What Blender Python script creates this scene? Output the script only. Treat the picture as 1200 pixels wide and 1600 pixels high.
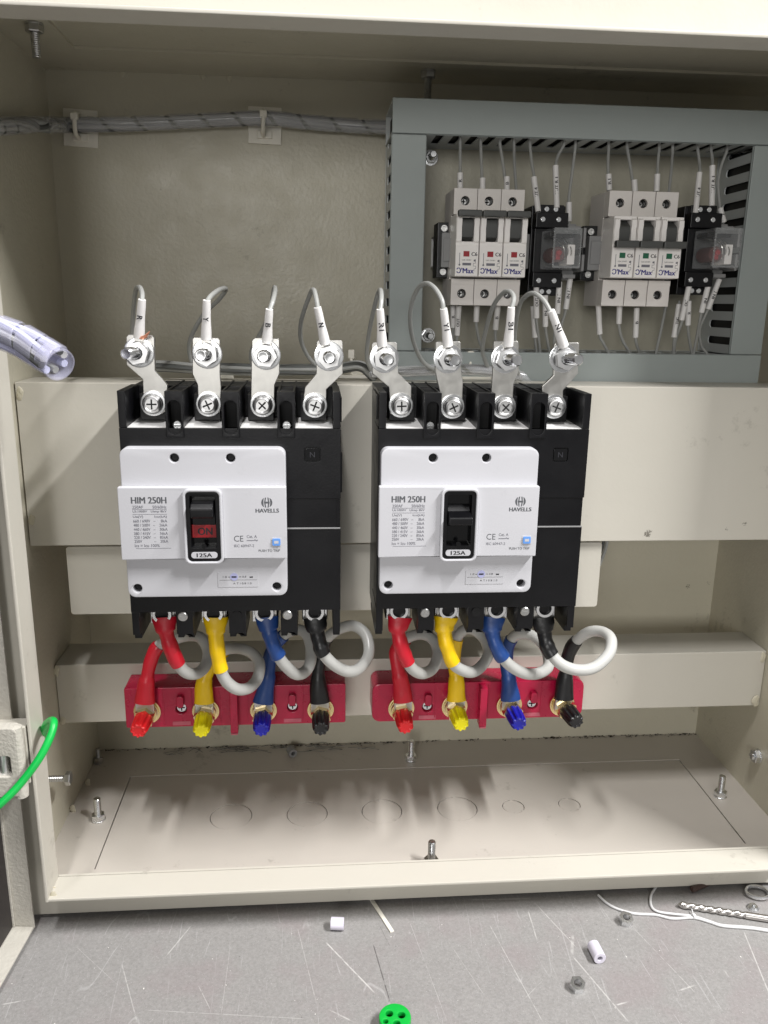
import bpy, bmesh, math, random
from mathutils import Vector, Matrix
random.seed(7)
for o in list(bpy.data.objects): bpy.data.objects.remove(o)
SC = bpy.context.scene
COL = SC.collection
S = 0.001                                     # everything below is written in millimetres

# ------------------------------------------------------------------ camera
CAMP = Vector((212.28, -730.68, 426.81)); FPX = 1276.15
def _axes(yaw, pitch, roll):
    cy, sy, cp, sp = math.cos(yaw), math.sin(yaw), math.cos(pitch), math.sin(pitch)
    f = Vector((sy*cp, cy*cp, -sp)); r = Vector((cy, -sy, 0)); u = r.cross(f)
    c, s = math.cos(roll), math.sin(roll)
    return c*r + s*u, -s*r + c*u, f
CR, CU, CF = _axes(math.radians(4.815), math.radians(14.466), math.radians(0.911))
cd = bpy.data.cameras.new("camera"); cam = bpy.data.objects.new("camera", cd); COL.objects.link(cam)
cam.matrix_world = Matrix(((CR.x, CU.x, -CF.x, CAMP.x*S), (CR.y, CU.y, -CF.y, CAMP.y*S), (CR.z, CU.z, -CF.z, CAMP.z*S), (0, 0, 0, 1)))
cd.sensor_fit = 'VERTICAL'; cd.sensor_height = 24; cd.sensor_width = 18; cd.lens = FPX/1600*24
cd.clip_start = 0.01; cd.clip_end = 50
SC.camera = cam
SC.render.resolution_x, SC.render.resolution_y = 768, 1024
# measuring aid: the point of a real plane (x=, y= or z= in mm) that the photograph shows at pixel u, v
def at(u, v, x=None, y=None, z=None):
    d = CF + (u-600)/FPX*CR - (v-800)/FPX*CU
    t = (x-CAMP.x)/d.x if x is not None else (y-CAMP.y)/d.y if y is not None else (z-CAMP.z)/d.z
    return CAMP + t*d

# ------------------------------------------------------------------ world, lamps, exposure
w = bpy.data.worlds.new("World"); SC.world = w; w.use_nodes = True
bg = w.node_tree.nodes["Background"]; bg.inputs[0].default_value = (1.0, 0.985, 0.96, 1); bg.inputs[1].default_value = 0.255
def lamp(name, pos, target, sx, sy, power, col, along=None):
    l = bpy.data.lights.new(name, 'AREA'); l.shape = 'RECTANGLE'; l.size = sx; l.size_y = sy; l.energy = power; l.color = col
    o = bpy.data.objects.new(name, l); COL.objects.link(o)
    p, t = Vector(pos), Vector(target); zax = (p-t).normalized()
    yax = Vector(along or (0, 1, 0)); yax = (yax - yax.dot(zax)*zax).normalized(); xax = yax.cross(zax)
    o.matrix_world = Matrix(((xax.x, yax.x, zax.x, p.x), (xax.y, yax.y, zax.y, p.y), (xax.z, yax.z, zax.z, p.z), (0, 0, 0, 1)))
    return o
lamp("ceiling_tube_lamp", (1.50, -0.93, 1.95), (0.25, -0.15, 0.25), 0.06, 0.9, 74, (1.0, 0.99, 0.985))
lamp("ceiling_panel_lamp", (0.05, -0.95, 2.35), (0.30, -0.2, 0.0), 0.09, 0.50, 27, (1.0, 0.985, 0.985))
lamp("room_window_lamp", (-0.55, -3.7, 0.95), (0.25, 0.0, 0.40), 1.5, 0.9, 40, (1.0, 0.985, 0.96), (0, 0, 1))
SC.view_settings.view_transform = 'Standard'; SC.view_settings.look = 'None'
SC.view_settings.exposure = 0.12; SC.view_settings.gamma = 1.0

# ------------------------------------------------------------------ materials
def lin(c): return tuple(((v/255)/12.92 if v/255 <= .04045 else ((v/255+.055)/1.055)**2.4) for v in c)
MAT = {}
def mat(name, rgb, rough=.5, metal=0.0, bump=0.0, bscale=500.0, var=0.0, vscale=60.0, spec=.5, trans=0.0, alpha=1.0, emit=0.0, coat=0.0, dirt=0.0, sss=0.0, rvar=0.0, spots=()):
    m = bpy.data.materials.new(name); m.use_nodes = True; nt = m.node_tree; N = nt.nodes; L = nt.links
    b = N["Principled BSDF"]; col = lin(rgb) if max(rgb) > 1 else rgb
    b.inputs["Base Color"].default_value = (*col, 1); b.inputs["Roughness"].default_value = rough; b.inputs["Metallic"].default_value = metal
    b.inputs["Specular IOR Level"].default_value = spec; b.inputs["Transmission Weight"].default_value = trans; b.inputs["Alpha"].default_value = alpha
    b.inputs["Coat Weight"].default_value = coat
    tc = N.new("ShaderNodeTexCoord")
    def noise(sc, det=3, rg=.5):
        n = N.new("ShaderNodeTexNoise"); n.inputs["Scale"].default_value = sc; n.inputs["Detail"].default_value = det; n.inputs["Roughness"].default_value = rg
        L.new(tc.outputs["Object"], n.inputs["Vector"]); return n
    cur = None
    if var:
        n = noise(vscale, 4, .6); mx = N.new("ShaderNodeMix"); mx.data_type = 'RGBA'
        mx.inputs[6].default_value = (*[max(0, c*(1-var)) for c in col], 1); mx.inputs[7].default_value = (*[min(1, c*(1+var)) for c in col], 1)
        L.new(n.outputs["Fac"], mx.inputs[0]); cur = mx.outputs[2]
    if dirt:
        n = noise(90, 6, .75); n2 = noise(14, 2, .5)
        ml = N.new("ShaderNodeMath"); ml.operation = 'MULTIPLY'; L.new(n.outputs["Fac"], ml.inputs[0]); L.new(n2.outputs["Fac"], ml.inputs[1])
        rp = N.new("ShaderNodeMapRange"); rp.inputs[1].default_value = .36; rp.inputs[2].default_value = .47; rp.inputs[4].default_value = dirt
        L.new(ml.outputs[0], rp.inputs[0]); mx = N.new("ShaderNodeMix"); mx.data_type = 'RGBA'
        mx.inputs[6].default_value = (*col, 1); mx.inputs[7].default_value = (.10, .085, .06, 1)
        if cur: L.new(cur, mx.inputs[6])
        L.new(rp.outputs[0], mx.inputs[0]); cur = mx.outputs[2]
    for (c, rad, th) in spots:
        ds = N.new("ShaderNodeVectorMath"); ds.operation = 'DISTANCE'; L.new(tc.outputs["Object"], ds.inputs[0]); ds.inputs[1].default_value = tuple(Vector(c)*S)
        n = noise(700, 4, .7); rp = N.new("ShaderNodeMapRange"); rp.inputs[1].default_value = rad*.25*S; rp.inputs[2].default_value = rad*S; rp.inputs[3].default_value = th; rp.inputs[4].default_value = .95; L.new(ds.outputs["Value"], rp.inputs[0])
        gt = N.new("ShaderNodeMath"); gt.operation = 'SUBTRACT'; L.new(n.outputs["Fac"], gt.inputs[0]); L.new(rp.outputs[0], gt.inputs[1])
        k = N.new("ShaderNodeMapRange"); k.inputs[1].default_value = 0; k.inputs[2].default_value = .05; k.inputs[4].default_value = .75; L.new(gt.outputs[0], k.inputs[0])
        mx = N.new("ShaderNodeMix"); mx.data_type = 'RGBA'; mx.inputs[6].default_value = (*col, 1); mx.inputs[7].default_value = (.06, .05, .035, 1)
        if cur: L.new(cur, mx.inputs[6])
        L.new(k.outputs[0], mx.inputs[0]); cur = mx.outputs[2]
    if cur: L.new(cur, b.inputs["Base Color"])
    if rvar:
        n = noise(40, 4, .6); rp = N.new("ShaderNodeMapRange"); rp.inputs[1].default_value = .3; rp.inputs[2].default_value = .7
        rp.inputs[3].default_value = max(.03, rough-rvar); rp.inputs[4].default_value = min(1, rough+rvar); L.new(n.outputs["Fac"], rp.inputs[0]); L.new(rp.outputs[0], b.inputs["Roughness"])
    if bump:
        n = noise(bscale, 2, .5); bp = N.new("ShaderNodeBump"); bp.inputs["Strength"].default_value = bump; bp.inputs["Distance"].default_value = .0011
        L.new(n.outputs["Fac"], bp.inputs["Height"]); L.new(bp.outputs["Normal"], b.inputs["Normal"])
    if emit: b.inputs["Emission Color"].default_value = (*col, 1); b.inputs["Emission Strength"].default_value = emit
    MAT[name] = m; return m
mat("paint", (191, 186, 168), .42, bump=.3, bscale=300, var=.04, vscale=9, rvar=.08, dirt=.45, spots=[(at(1075,916,y=0), 7, .5), (at(1107,911,y=0), 6, .52), (at(412,421,y=0), 5, .56), (at(250,295,y=0), 4, .56)])
mat("paint_smooth", (194, 190, 179), .40, bump=.07, bscale=330, var=.04, vscale=12, rvar=.08, dirt=.3, spots=[(at(1012,834,y=-135), 8, .44), (at(1163,818,y=-135), 6, .5), (at(1135,827,y=-135), 4, .52), (at(112,1312,z=0), 9, .52), (at(120,1290,z=0), 8, .55), (at(425,1210,z=-.6), 3, .5)])
mat("gear_shaded_paint", (168, 164, 148), .45, bump=.3, bscale=300, var=.04, vscale=9)  # cabinet paint darkened: duct shade on the gear plate put into the colour
mat("floor_lit_paint", (186, 180, 171), .36, bump=.07, bscale=330, var=.04, vscale=12, rvar=.08, dirt=.4)  # pinkish tone of the light on the floor mixed into the paint colour
mat("paint_coarse", (190, 186, 176), .45, bump=.5, bscale=420, var=.04)
mat("weld", (196, 190, 170), .5, bump=.6, bscale=600)
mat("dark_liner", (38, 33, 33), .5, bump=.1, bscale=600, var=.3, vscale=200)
mat("duct", (148, 155, 153), .5, bump=.06, bscale=900, var=.04, vscale=40)
mat("duct_wall", (184, 188, 187), .5, bump=.05, bscale=900)
mat("black", (8, 8, 11), .36, spec=.35, bump=.06, bscale=900, rvar=.06)
mat("black_gloss", (12, 12, 14), .16)
mat("void", (5, 5, 6), .8)
mat("cover_white", (191, 191, 195), .40, bump=.04, bscale=1200, var=.025, vscale=25, dirt=.12, rvar=.08)
mat("ledge_white", (225, 224, 222), .28, var=.08, vscale=200)
mat("mcb_grey", (216, 211, 206), .42, bump=.05, bscale=900)
mat("mcb_white", (236, 232, 228), .4)
mat("handle_grey", (70, 71, 69), .45)
mat("clamp_grey", (132, 132, 132), .5)
mat("zinc", (.80, .81, .82), .25, 1.0, var=.12, vscale=300, rvar=.1)
mat("zinc_satin", (.82, .82, .82), .34, 1.0, var=.08, vscale=300); mat("steel_dark", (.22, .22, .22), .4, 1.0)
mat("zinc_dull", (.50, .50, .49), .38, 1.0, var=.2, vscale=300)
mat("tinned", (.60, .59, .56), .34, 1.0, var=.16, vscale=160, rvar=.12)
mat("brass", (.78, .62, .33), .26, 1.0, var=.1, vscale=300)
mat("copper", (.85, .42, .28), .35, 1.0)
mat("sleeve_red", (196, 24, 44), .40, bump=.35, bscale=170, rvar=.1)
mat("sleeve_yellow", (238, 196, 8), .40, bump=.35, bscale=170, rvar=.1)
mat("sleeve_blue", (30, 66, 128), .40, bump=.35, bscale=170, rvar=.1)
mat("sleeve_black", (20, 20, 21), .40, bump=.35, bscale=170, rvar=.1)
mat("cap_red", (222, 30, 36), .42); mat("cap_yellow", (255, 242, 4), .42); mat("cap_blue", (22, 26, 160), .42); mat("cap_black", (22, 22, 23), .42)
mat("cable_grey", (178, 178, 174), .36, var=.07, vscale=60, dirt=.35, bump=.1, bscale=200, rvar=.1)
mat("wire_grey", (150, 151, 148), .42)
mat("wire_dark", (84, 86, 84), .45)
mat("bundle_shade", (20, 20, 20), .6, var=.4, vscale=300)  # duct wire fill, coloured near black for the shade behind the slots
mat("wire_white", (205, 205, 205), .45)
mat("marker", (218, 216, 214), .5)
mat("smc_red", (174, 17, 60), .30, bump=.1, bscale=300, var=.12, vscale=120, rvar=.1)
mat("smc_worn", (186, 92, 108), .55, var=.2, vscale=250)
mat("nylon", (226, 222, 210), .42)
mat("nylon_tan", (232, 228, 216), .5, var=.08, vscale=200)
mat("wrap", (228, 229, 234), .15, alpha=.20, spec=.9)
mat("hose_wrap", (222, 222, 246), .15, alpha=.22, spec=.9)
mat("wire_lavender", (204, 206, 232), .35)
mat("clear", (205, 208, 210), .05, spec=.8, alpha=.16); mat("clear_grey", (150, 152, 152), .1, spec=.8, alpha=.4)
mat("green_wire", (6, 176, 72), .38)
mat("green_plastic", (10, 170, 60), .4)
mat("clip_dark", (40, 40, 46), .5); mat("ink", (30, 30, 34), .6); mat("ink_soft", (112, 112, 120), .6); mat("ink_blue", (22, 24, 120), .6); mat("ink_grey", (84, 86, 90), .6)
mat("print_red", (150, 24, 34), .5); mat("print_green", (20, 96, 66), .5); mat("btn_blue", (96, 146, 214), .45); mat("on_red", (150, 14, 24), .4)
mat("window_grey", (190, 190, 194), .25); mat("lavender", (170, 172, 210), .4); mat("relay_pink", (92, 56, 54), .5); mat("drill", (.62, .60, .58), .28, 1.0)
mat("sleeve_lilac", (208, 204, 216), .45); mat("debris", (40, 34, 26), .8, var=.5, vscale=400); mat("chips", (225, 222, 218), .5); mat("brown", (70, 54, 48), .5)

# ------------------------------------------------------------------ mesh helpers
class MB:
    def __init__(self): self.bm = bmesh.new()
    def box(self, x0, x1, y0, y1, z0, z1, bev=0.0, seg=2):
        vs = [self.bm.verts.new(p) for p in ((x0,y0,z0),(x1,y0,z0),(x1,y1,z0),(x0,y1,z0),(x0,y0,z1),(x1,y0,z1),(x1,y1,z1),(x0,y1,z1))]
        fs = [self.bm.faces.new([vs[i] for i in q]) for q in ((0,1,2,3),(4,7,6,5),(0,4,5,1),(1,5,6,2),(2,6,7,3),(3,7,4,0))]
        for f in fs: f.normal_update()
        bmesh.ops.recalc_face_normals(self.bm, faces=fs)
        if bev: bmesh.ops.bevel(self.bm, geom=list({e for f in fs for e in f.edges}), offset=bev, segments=seg, affect='EDGES', profile=.5)
        return self
    def _frame(self, d):
        d = Vector(d).normalized(); a = Vector((0,0,1)) if abs(d.z) < .9 else Vector((1,0,0))
        u = d.cross(a).normalized(); return d, u, d.cross(u)
    def lathe(self, p, d, prof, n=20, phase=0.0, wob=None):
        d, u, v = self._frame(d); p = Vector(p); rings = []
        for t, r in prof:
            if r <= 1e-6: rings.append([self.bm.verts.new(p + d*t)]); continue
            rings.append([self.bm.verts.new(p + d*t + (u*math.cos(phase+2*math.pi*k/n) + v*math.sin(phase+2*math.pi*k/n))*(r*(wob(k) if wob else 1))) for k in range(n)])
        fs = []
        for a, b in zip(rings, rings[1:]):
            for k in range(n):
                k2 = (k+1) % n
                q = [a[k % len(a)], a[k2 % len(a)], b[k2 % len(b)], b[k % len(b)]]
                q2 = []
                for x in q:
                    if x not in q2: q2.append(x)
                if len(q2) > 2: fs.append(self.bm.faces.new(q2))
        for r in (rings[0], rings[-1]):
            if len(r) > 2: fs.append(self.bm.faces.new(r))
        bmesh.ops.recalc_face_normals(self.bm, faces=fs); return self
    def cyl(self, p, d, r, h, n=20, c=0.0, r2=None):
        r2 = r if r2 is None else r2
        return self.lathe(p, d, [(0, r-c), (c, r), (h-c, r2), (h, r2-c)] if c else [(0, r), (h, r2)], n)
    def ring(self, p, d, r0, r1, h, n=24):
        return self.lathe(p, d, [(0, r0), (0, r1), (h*.85, r1), (h, r1-.15*(r1-r0)), (h, r0), (0, r0)][:5] + [(0, r0)], n) if r0 else self.cyl(p, d, r1, h, n)
    def thread(self, p, d, r, h, pitch=1.25, n=14):
        k = max(2, int(h/pitch)); prof = []
        for i in range(k): prof += [(i*h/k, r*.88), ((i+.5)*h/k, r)]
        prof += [(h, r*.84)]; return self.lathe(p, d, prof, n)
    def hexa(self, p, d, af, h, phase=0.0, hole=0.0):
        r = af/math.sqrt(3)
        if hole: return self.lathe(p, d, [(0, hole), (0, r*.95), (h*.12, r), (h*.88, r), (h, r*.95), (h, hole), (0, hole)], 6 if not hole else 24, phase, lambda k: 1.0)
        return self.lathe(p, d, [(0, r*.94), (h*.1, r), (h*.85, r), (h, r*.9)], 6, phase)
    def nut(self, p, d, af, h, hole, phase=0.0):
        d, u, v = self._frame(d); p = Vector(p); n = 24; rings = []
        def hexr(k): a = (2*math.pi*k/n) % (math.pi/3) - math.pi/6; return af/2/math.cos(a)
        for t, kind in ((0,'i'), (0,'o'), (h,'o'), (h,'i'), (0,'i')):
            rings.append([self.bm.verts.new(p + d*t + (u*math.cos(phase+2*math.pi*k/n)+v*math.sin(phase+2*math.pi*k/n))*(hole if kind == 'i' else hexr(k))) for k in range(n)])
        fs = []
        for a, b in zip(rings, rings[1:]):
            for k in range(n): fs.append(self.bm.faces.new([a[k], a[(k+1) % n], b[(k+1) % n], b[k]]))
        bmesh.ops.remove_doubles(self.bm, verts=rings[0]+rings[-1], dist=1e-4)
        bmesh.ops.recalc_face_normals(self.bm, faces=[f for f in fs if f.is_valid]); return self
    def plate(self, outer, holes, axis, a, b, bev=0.0):
        # flat sheet with holes: 2-D loops in the plane across the axis, from a to b
        def p3(q, t): return (t, q[0], q[1]) if axis == 'x' else (q[0], t, q[1]) if axis == 'y' else (q[0], q[1], t)
        fs = []; loops = [outer] + list(holes); sides = []; newv = []
        for t in (a, b):
            es = []; lv = []
            for lp in loops:
                vs = [self.bm.verts.new(p3(q, t)) for q in lp]; lv.append(vs); newv += vs
                es += [self.bm.edges.new((vs[i], vs[(i+1) % len(vs)])) for i in range(len(vs))]
            if holes: fs += [g for g in bmesh.ops.triangle_fill(self.bm, edges=es, use_beauty=True, use_dissolve=False)['geom'] if isinstance(g, bmesh.types.BMFace)]
            else: fs.append(self.bm.faces.new(lv[0]))
            sides.append(lv)
        for la, lb in zip(*sides):
            for i in range(len(la)): j = (i+1) % len(la); fs.append(self.bm.faces.new([la[i], la[j], lb[j], lb[i]]))
        bmesh.ops.recalc_face_normals(self.bm, faces=fs)
        if bev:
            es = [e for e in {e for f in fs for e in f.edges} if len(e.link_faces) == 2 and e.calc_face_angle(0) > .6]
            bmesh.ops.bevel(self.bm, geom=es, offset=bev, segments=2, affect='EDGES', profile=.5)
        return self
    def tube(self, pts, r, n=10, cap=True, flat=None):
        # pts: dense path; r: number or f(s 0..1)
        pts = [Vector(p) for p in pts]; rings = []; u = None
        for i, p in enumerate(pts):
            d = (pts[min(i+1, len(pts)-1)] - pts[max(i-1, 0)]).normalized()
            if u is None: u = d.cross(Vector((0.3, 1, .2))).normalized()
            u = (u - d*u.dot(d)).normalized(); v = d.cross(u)
            rr = r(i/(len(pts)-1)) if callable(r) else r
            fl = flat(i/(len(pts)-1)) if flat else 1.0
            ring = []
            for k in range(n):
                q = (u*math.cos(2*math.pi*k/n) + v*math.sin(2*math.pi*k/n))*rr
                if fl != 1.0: q = Vector((q.x*fl, q.y/fl, q.z))
                ring.append(self.bm.verts.new(p+q))
            rings.append(ring)
        fs = []
        for a, b in zip(rings, rings[1:]):
            for k in range(n): fs.append(self.bm.faces.new([a[k], a[(k+1) % n], b[(k+1) % n], b[k]]))
        if cap: fs.append(self.bm.faces.new(rings[0])); fs.append(self.bm.faces.new(rings[-1]))
        bmesh.ops.recalc_face_normals(self.bm, faces=fs); return self
def spline(pts, k=8):
    P = [Vector(p) for p in pts]; P = [P[0]*2-P[1]] + P + [P[-1]*2-P[-2]]; out = []
    for i in range(1, len(P)-2):
        for j in range(k):
            t = j/k; a, b, c, d = P[i-1], P[i], P[i+1], P[i+2]
            out.append(.5*((2*b) + (c-a)*t + (2*a-5*b+4*c-d)*t*t + (3*b-a-3*c+d)*t**3))
    out.append(P[-2]); return out
def rrect(x0, x1, z0, z1, r, n=5):
    out = []
    for cx, cz, a0 in ((x1-r, z1-r, 0), (x0+r, z1-r, 90), (x0+r, z0+r, 180), (x1-r, z0+r, 270)):
        for i in range(n+1): a = math.radians(a0+90*i/n); out.append((cx+r*math.cos(a), cz+r*math.sin(a)))
    return out
def circ(x, z, r, n=24): return [(x+r*math.cos(2*math.pi*i/n), z+r*math.sin(2*math.pi*i/n)) for i in range(n)]
ROOT = {}
def obj(name, mb, m, parent=None, base=None, sharp=35, label=None):
    me = bpy.data.meshes.new(name); L = Vector(ROOT[parent.name]) if parent else Vector(base or (0, 0, 0))
    for v in mb.bm.verts: v.co = (v.co - L)*S
    mb.bm.to_mesh(me); mb.bm.free()
    me.shade_smooth(); me.set_sharp_from_angle(angle=math.radians(sharp))
    me.materials.append(MAT[m]); o = bpy.data.objects.new(name, me); COL.objects.link(o)
    wn = o.modifiers.new('wn', 'WEIGHTED_NORMAL'); wn.keep_sharp = True; wn.weight = 90
    if parent: o.parent = parent
    else: o.location = L*S
    ROOT[o.name] = tuple(L)
    if label: o["label"] = label
    return o
def tag(o, label, cat, group=None, kind=None):
    if label: o["label"] = label
    if cat: o["category"] = cat
    if group: o["group"] = group
    if kind: o["kind"] = kind
    return o
def thing(name, label, cat, loc, group=None):
    o = bpy.data.objects.new(name, None); COL.objects.link(o); o.location = Vector(loc)*S; o.empty_display_size = .01
    ROOT[o.name] = tuple(loc); return tag(o, label, cat, group)
def text(s, w_, h_, c, m, parent, bold=0.0, rot=0.0, name="lettering", nrm=(0, -1, 0), up=(0, 0, 1), th=.05):
    cu = bpy.data.curves.new("t", 'FONT'); cu.body = s; cu.resolution_u = 3
    to = bpy.data.objects.new("t", cu); COL.objects.link(to); me = bpy.data.meshes.new_from_object(to)
    bpy.data.objects.remove(to); bpy.data.curves.remove(cu)
    me.name = name
    xs = [v.co.x for v in me.vertices]; ys = [v.co.y for v in me.vertices]
    if not xs: return None
    x0, x1, y0, y1 = min(xs), max(xs), min(ys), max(ys); n = Vector(nrm).normalized(); upv = Vector(up); upv = (upv - n*upv.dot(n)).normalized(); rt = upv.cross(n)
    ca, sa = math.cos(rot), math.sin(rot); L = Vector(ROOT[parent.name])
    for v in me.vertices:
        px = ((v.co.x-x0)/max(1e-6, x1-x0)-.5)*w_; py = ((v.co.y-y0)/max(1e-6, y1-y0)-.5)*h_
        v.co = (Vector(c) + rt*(px*ca-py*sa) + upv*(px*sa+py*ca) + n*th - L)*S
    if bold:
        b2 = bmesh.new(); b2.from_mesh(me); st = rt*(h_*bold*2.2*S)
        for k in (-1, 1):
            d2 = bmesh.ops.duplicate(b2, geom=[f for f in b2.faces if f.index < len(me.polygons)] if k == -1 else orig)
            if k == -1: orig = [g for g in d2['geom'] if isinstance(g, bmesh.types.BMFace)]; mv = orig
            else: mv = [g for g in d2['geom'] if isinstance(g, bmesh.types.BMFace)]; 
            for v in {v for f in mv for v in f.verts}: v.co += (st*-1 if k == -1 else st*2) + n*(.012*S)
        b2.to_mesh(me); b2.free()
    me.materials.clear(); me.materials.append(MAT[m]); o = bpy.data.objects.new(name, me); COL.objects.link(o); o.parent = parent
    ROOT[o.name] = tuple(L); return o

# ------------------------------------------------------------------ workbench (setting)
TZ = -20.0
def bench_material():
    m = bpy.data.materials.new("bench"); m.use_nodes = True; nt = m.node_tree; N = nt.nodes; L = nt.links; b = N["Principled BSDF"]
    tc = N.new("ShaderNodeTexCoord"); vec = tc.outputs["Object"]
    def nz(sc, det, rg):
        n = N.new("ShaderNodeTexNoise"); n.inputs["Scale"].default_value = sc; n.inputs["Detail"].default_value = det; n.inputs["Roughness"].default_value = rg; L.new(vec, n.inputs["Vector"]); return n.outputs["Fac"]
    def mr(v, a, c, d=0., e=1.):
        n = N.new("ShaderNodeMapRange"); n.inputs[1].default_value = a; n.inputs[2].default_value = c; n.inputs[3].default_value = d; n.inputs[4].default_value = e; L.new(v, n.inputs[0]); return n.outputs[0]
    def mth(op, a, c=None):
        n = N.new("ShaderNodeMath"); n.operation = op
        for i, q in enumerate((a, c)):
            if q is None: continue
            if isinstance(q, (int, float)): n.inputs[i].default_value = q
            else: L.new(q, n.inputs[i])
        return n.outputs[0]
    def mix(f, a, c):
        n = N.new("ShaderNodeMix"); n.data_type = 'RGBA'
        if isinstance(f, (int, float)): n.inputs[0].default_value = f
        else: L.new(f, n.inputs[0])
        for i, q in ((6, a), (7, c)):
            if isinstance(q, tuple): n.inputs[i].default_value = (*q, 1)
            else: L.new(q, n.inputs[i])
        return n.outputs[2]
    base = mix(mr(nz(520, 5, .7), .3, .7), lin((128, 126, 124)), lin((150, 148, 146)))
    base = mix(mr(nz(26, 3, .5), .52, .7, 0, .3), base, lin((138, 124, 126)))
    base = mix(mr(nz(1500, 2, .5), .66, .72, 0, .6), base, lin((205, 205, 205)))
    base = mix(mr(nz(700, 2, .5), .70, .74, 0, .6), base, lin((62, 62, 62)))
    # wear: fine hair scratches in three directions
    for ang, sc, th in ((35, 22, .0022), (-52, 19, .002), (78, 26, .002), (8, 17, .0016)):
        mp = N.new("ShaderNodeMapping"); mp.inputs["Rotation"].default_value = (0, 0, math.radians(ang)); mp.inputs["Scale"].default_value = (sc*2.2, sc*.22, 1); L.new(vec, mp.inputs["Vector"])
        n = N.new("ShaderNodeTexNoise"); n.inputs["Scale"].default_value = 1.0; n.inputs["Detail"].default_value = 0; n.inputs["Distortion"].default_value = .15; L.new(mp.outputs[0], n.inputs["Vector"])
        dd = mth('ABSOLUTE', mth('SUBTRACT', n.outputs["Fac"], .52)); line = mr(dd, th, th*3, 1, 0)
        line = mth('MULTIPLY', line, mr(nz(38+ang*.1, 2, .5), .54, .62)); base = mix(mth('MULTIPLY', line, .18), base, lin((214, 214, 214)))
    # the long individual scratches of this bench, each a worn line between two points (mm)
    SCR = [((300,1445),(257,1497),.9,.7),((190,1505),(215,1600),.7,.55),((509,1472),(587,1553),1.0,.95),((465,1450),(495,1570),.6,.4),((825,1422),(840,1472),.8,.7),((835,1410),(902,1482),.7,.6),
           ((893,1492),(985,1600),1.0,.7),((765,1445),(850,1600),.6,.6),((1162,1455),(1205,1560),.8,.75),((1060,1548),(1087,1539),1.3,.7),((960,1571),(983,1565),1.0,.9),((1130,1514),(1140,1528),1.2,.8),
           ((225,1578),(480,1592),.6,.4),((0,1570),(45,1562),.9,.7),((310,1540),(330,1580),.6,.5),((640,1440),(700,1600),.5,.35),((990,1450),(1090,1555),.6,.45),((700,1470),(760,1560),.5,.35),((360,1478),(345,1590),.5,.35),
           ((730,1406),(830,1404),1.2,.5),((513,1577),(555,1598),.9,.7),((895,1460),(893,1500),2.2,.45),((820,1560),(850,1530),.5,.4),((120,1480),(185,1540),.5,.35)]
    DRK = [((583,1475),(610,1568),.8,.75),((610,1480),(590,1440),.5,.4)]
    sep = None
    for lst, colr in ((SCR, (192, 190, 187)), (DRK, (58, 54, 54))):
        for (p, q, wd, st) in lst:
            A = at(*p, z=TZ)*S; B = at(*q, z=TZ)*S; dv = (B-A); ln = dv.length; dv.normalize()
            sb = N.new("ShaderNodeVectorMath"); sb.operation = 'SUBTRACT'; L.new(vec, sb.inputs[0]); sb.inputs[1].default_value = (A.x, A.y, 0)
            def dot(vv):
                n = N.new("ShaderNodeVectorMath"); n.operation = 'DOT_PRODUCT'; L.new(sb.outputs[0], n.inputs[0]); n.inputs[1].default_value = vv; return n.outputs["Value"]
            t = dot((dv.x, dv.y, 0)); d = mth('ABSOLUTE', mth('ADD', dot((-dv.y, dv.x, 0)), mth('MULTIPLY', mth('SUBTRACT', nzw, .5), .0022))) if False else mth('ABSOLUTE', dot((-dv.y, dv.x, 0)))
            k = mth('MULTIPLY', mr(d, wd*.00028, wd*.0006, st, 0), mth('MULTIPLY', mr(t, 0, .003), mr(t, ln-.006, ln, 1, 0)))
            k = mth('MULTIPLY', k, mr(nz(240, 2, .5), .36, .5, .25, 1)); base = mix(k, base, lin(colr))
    L.new(base, b.inputs["Base Color"]); b.inputs["Roughness"].default_value = .55
    bp = N.new("ShaderNodeBump"); bp.inputs["Strength"].default_value = .25; bp.inputs["Distance"].default_value = .0004; L.new(nz(700, 4, .6), bp.inputs["Height"]); L.new(bp.outputs[0], b.inputs["Normal"])
    MAT["bench"] = m
bench_material()
o = obj("workbench_top", MB().box(-700, 1300, -900, 500, TZ-30, TZ), "bench"); tag(o, "scratched grey workbench top the enclosure stands on", None, kind="structure")

# ------------------------------------------------------------------ steel cabinet
cab = thing("steel_cabinet", "large open beige painted steel enclosure holding all the electrical gear", "enclosure", (0, 0, 0))
G = 1.6
BACKZ = 600
obj("back_panel", MB().box(0, 600, 0, G, 0, 600), "paint", cab)
obj("side_panel", MB().box(-G, 0, -200, G, -1, 601), "paint", cab)
obj("side_panel", MB().box(600, 600+G, -200, G, -1, 601), "paint", cab)
fr = [(-0.5, -200), (600.5, -200), (600.5, 1), (-0.5, 1)]
def ksheet(z0, z1): return MB()
mb = MB().plate([(0, -200), (600, -200), (600, 0), (0, 0)], [rrect(39.4, 562.1, -175, -47.4, .5, 2)], 'z', -2, 0)
obj("bottom_panel", mb, "floor_lit_paint", cab)
KN = [(137.6, 17.8), (202.2, 17.5), (266.6, 17.5), (332.6, 17.5), (382.3, 9.7), (432.5, 9.7)]
gp = obj("gland_plate", MB().plate(rrect(40.2, 561.3, -174.75, -48.1, .5, 2), [circ(x, -113, r, 40) for x, r in KN], 'z', -2.5, -.6), "floor_lit_paint", cab)
for x, r in KN:
    mb = MB().cyl((x, -113, -2.4), (0, 0, 1), r-.6, 1.4, 40); mb.box(x-1.2, x+1.2, -113-r-1, -113-r+1.5, -2.3, -.65); mb.box(x-1.2, x+1.2, -113+r-1.5, -113+r+1, -2.3, -.65); mb.box(x+r*.7-1, x+r*.7+1.5, -113-r*.75-1, -113-r*.75+1.5, -2.3, -.65)
    obj("knockout", mb, "floor_lit_paint", gp)
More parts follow.
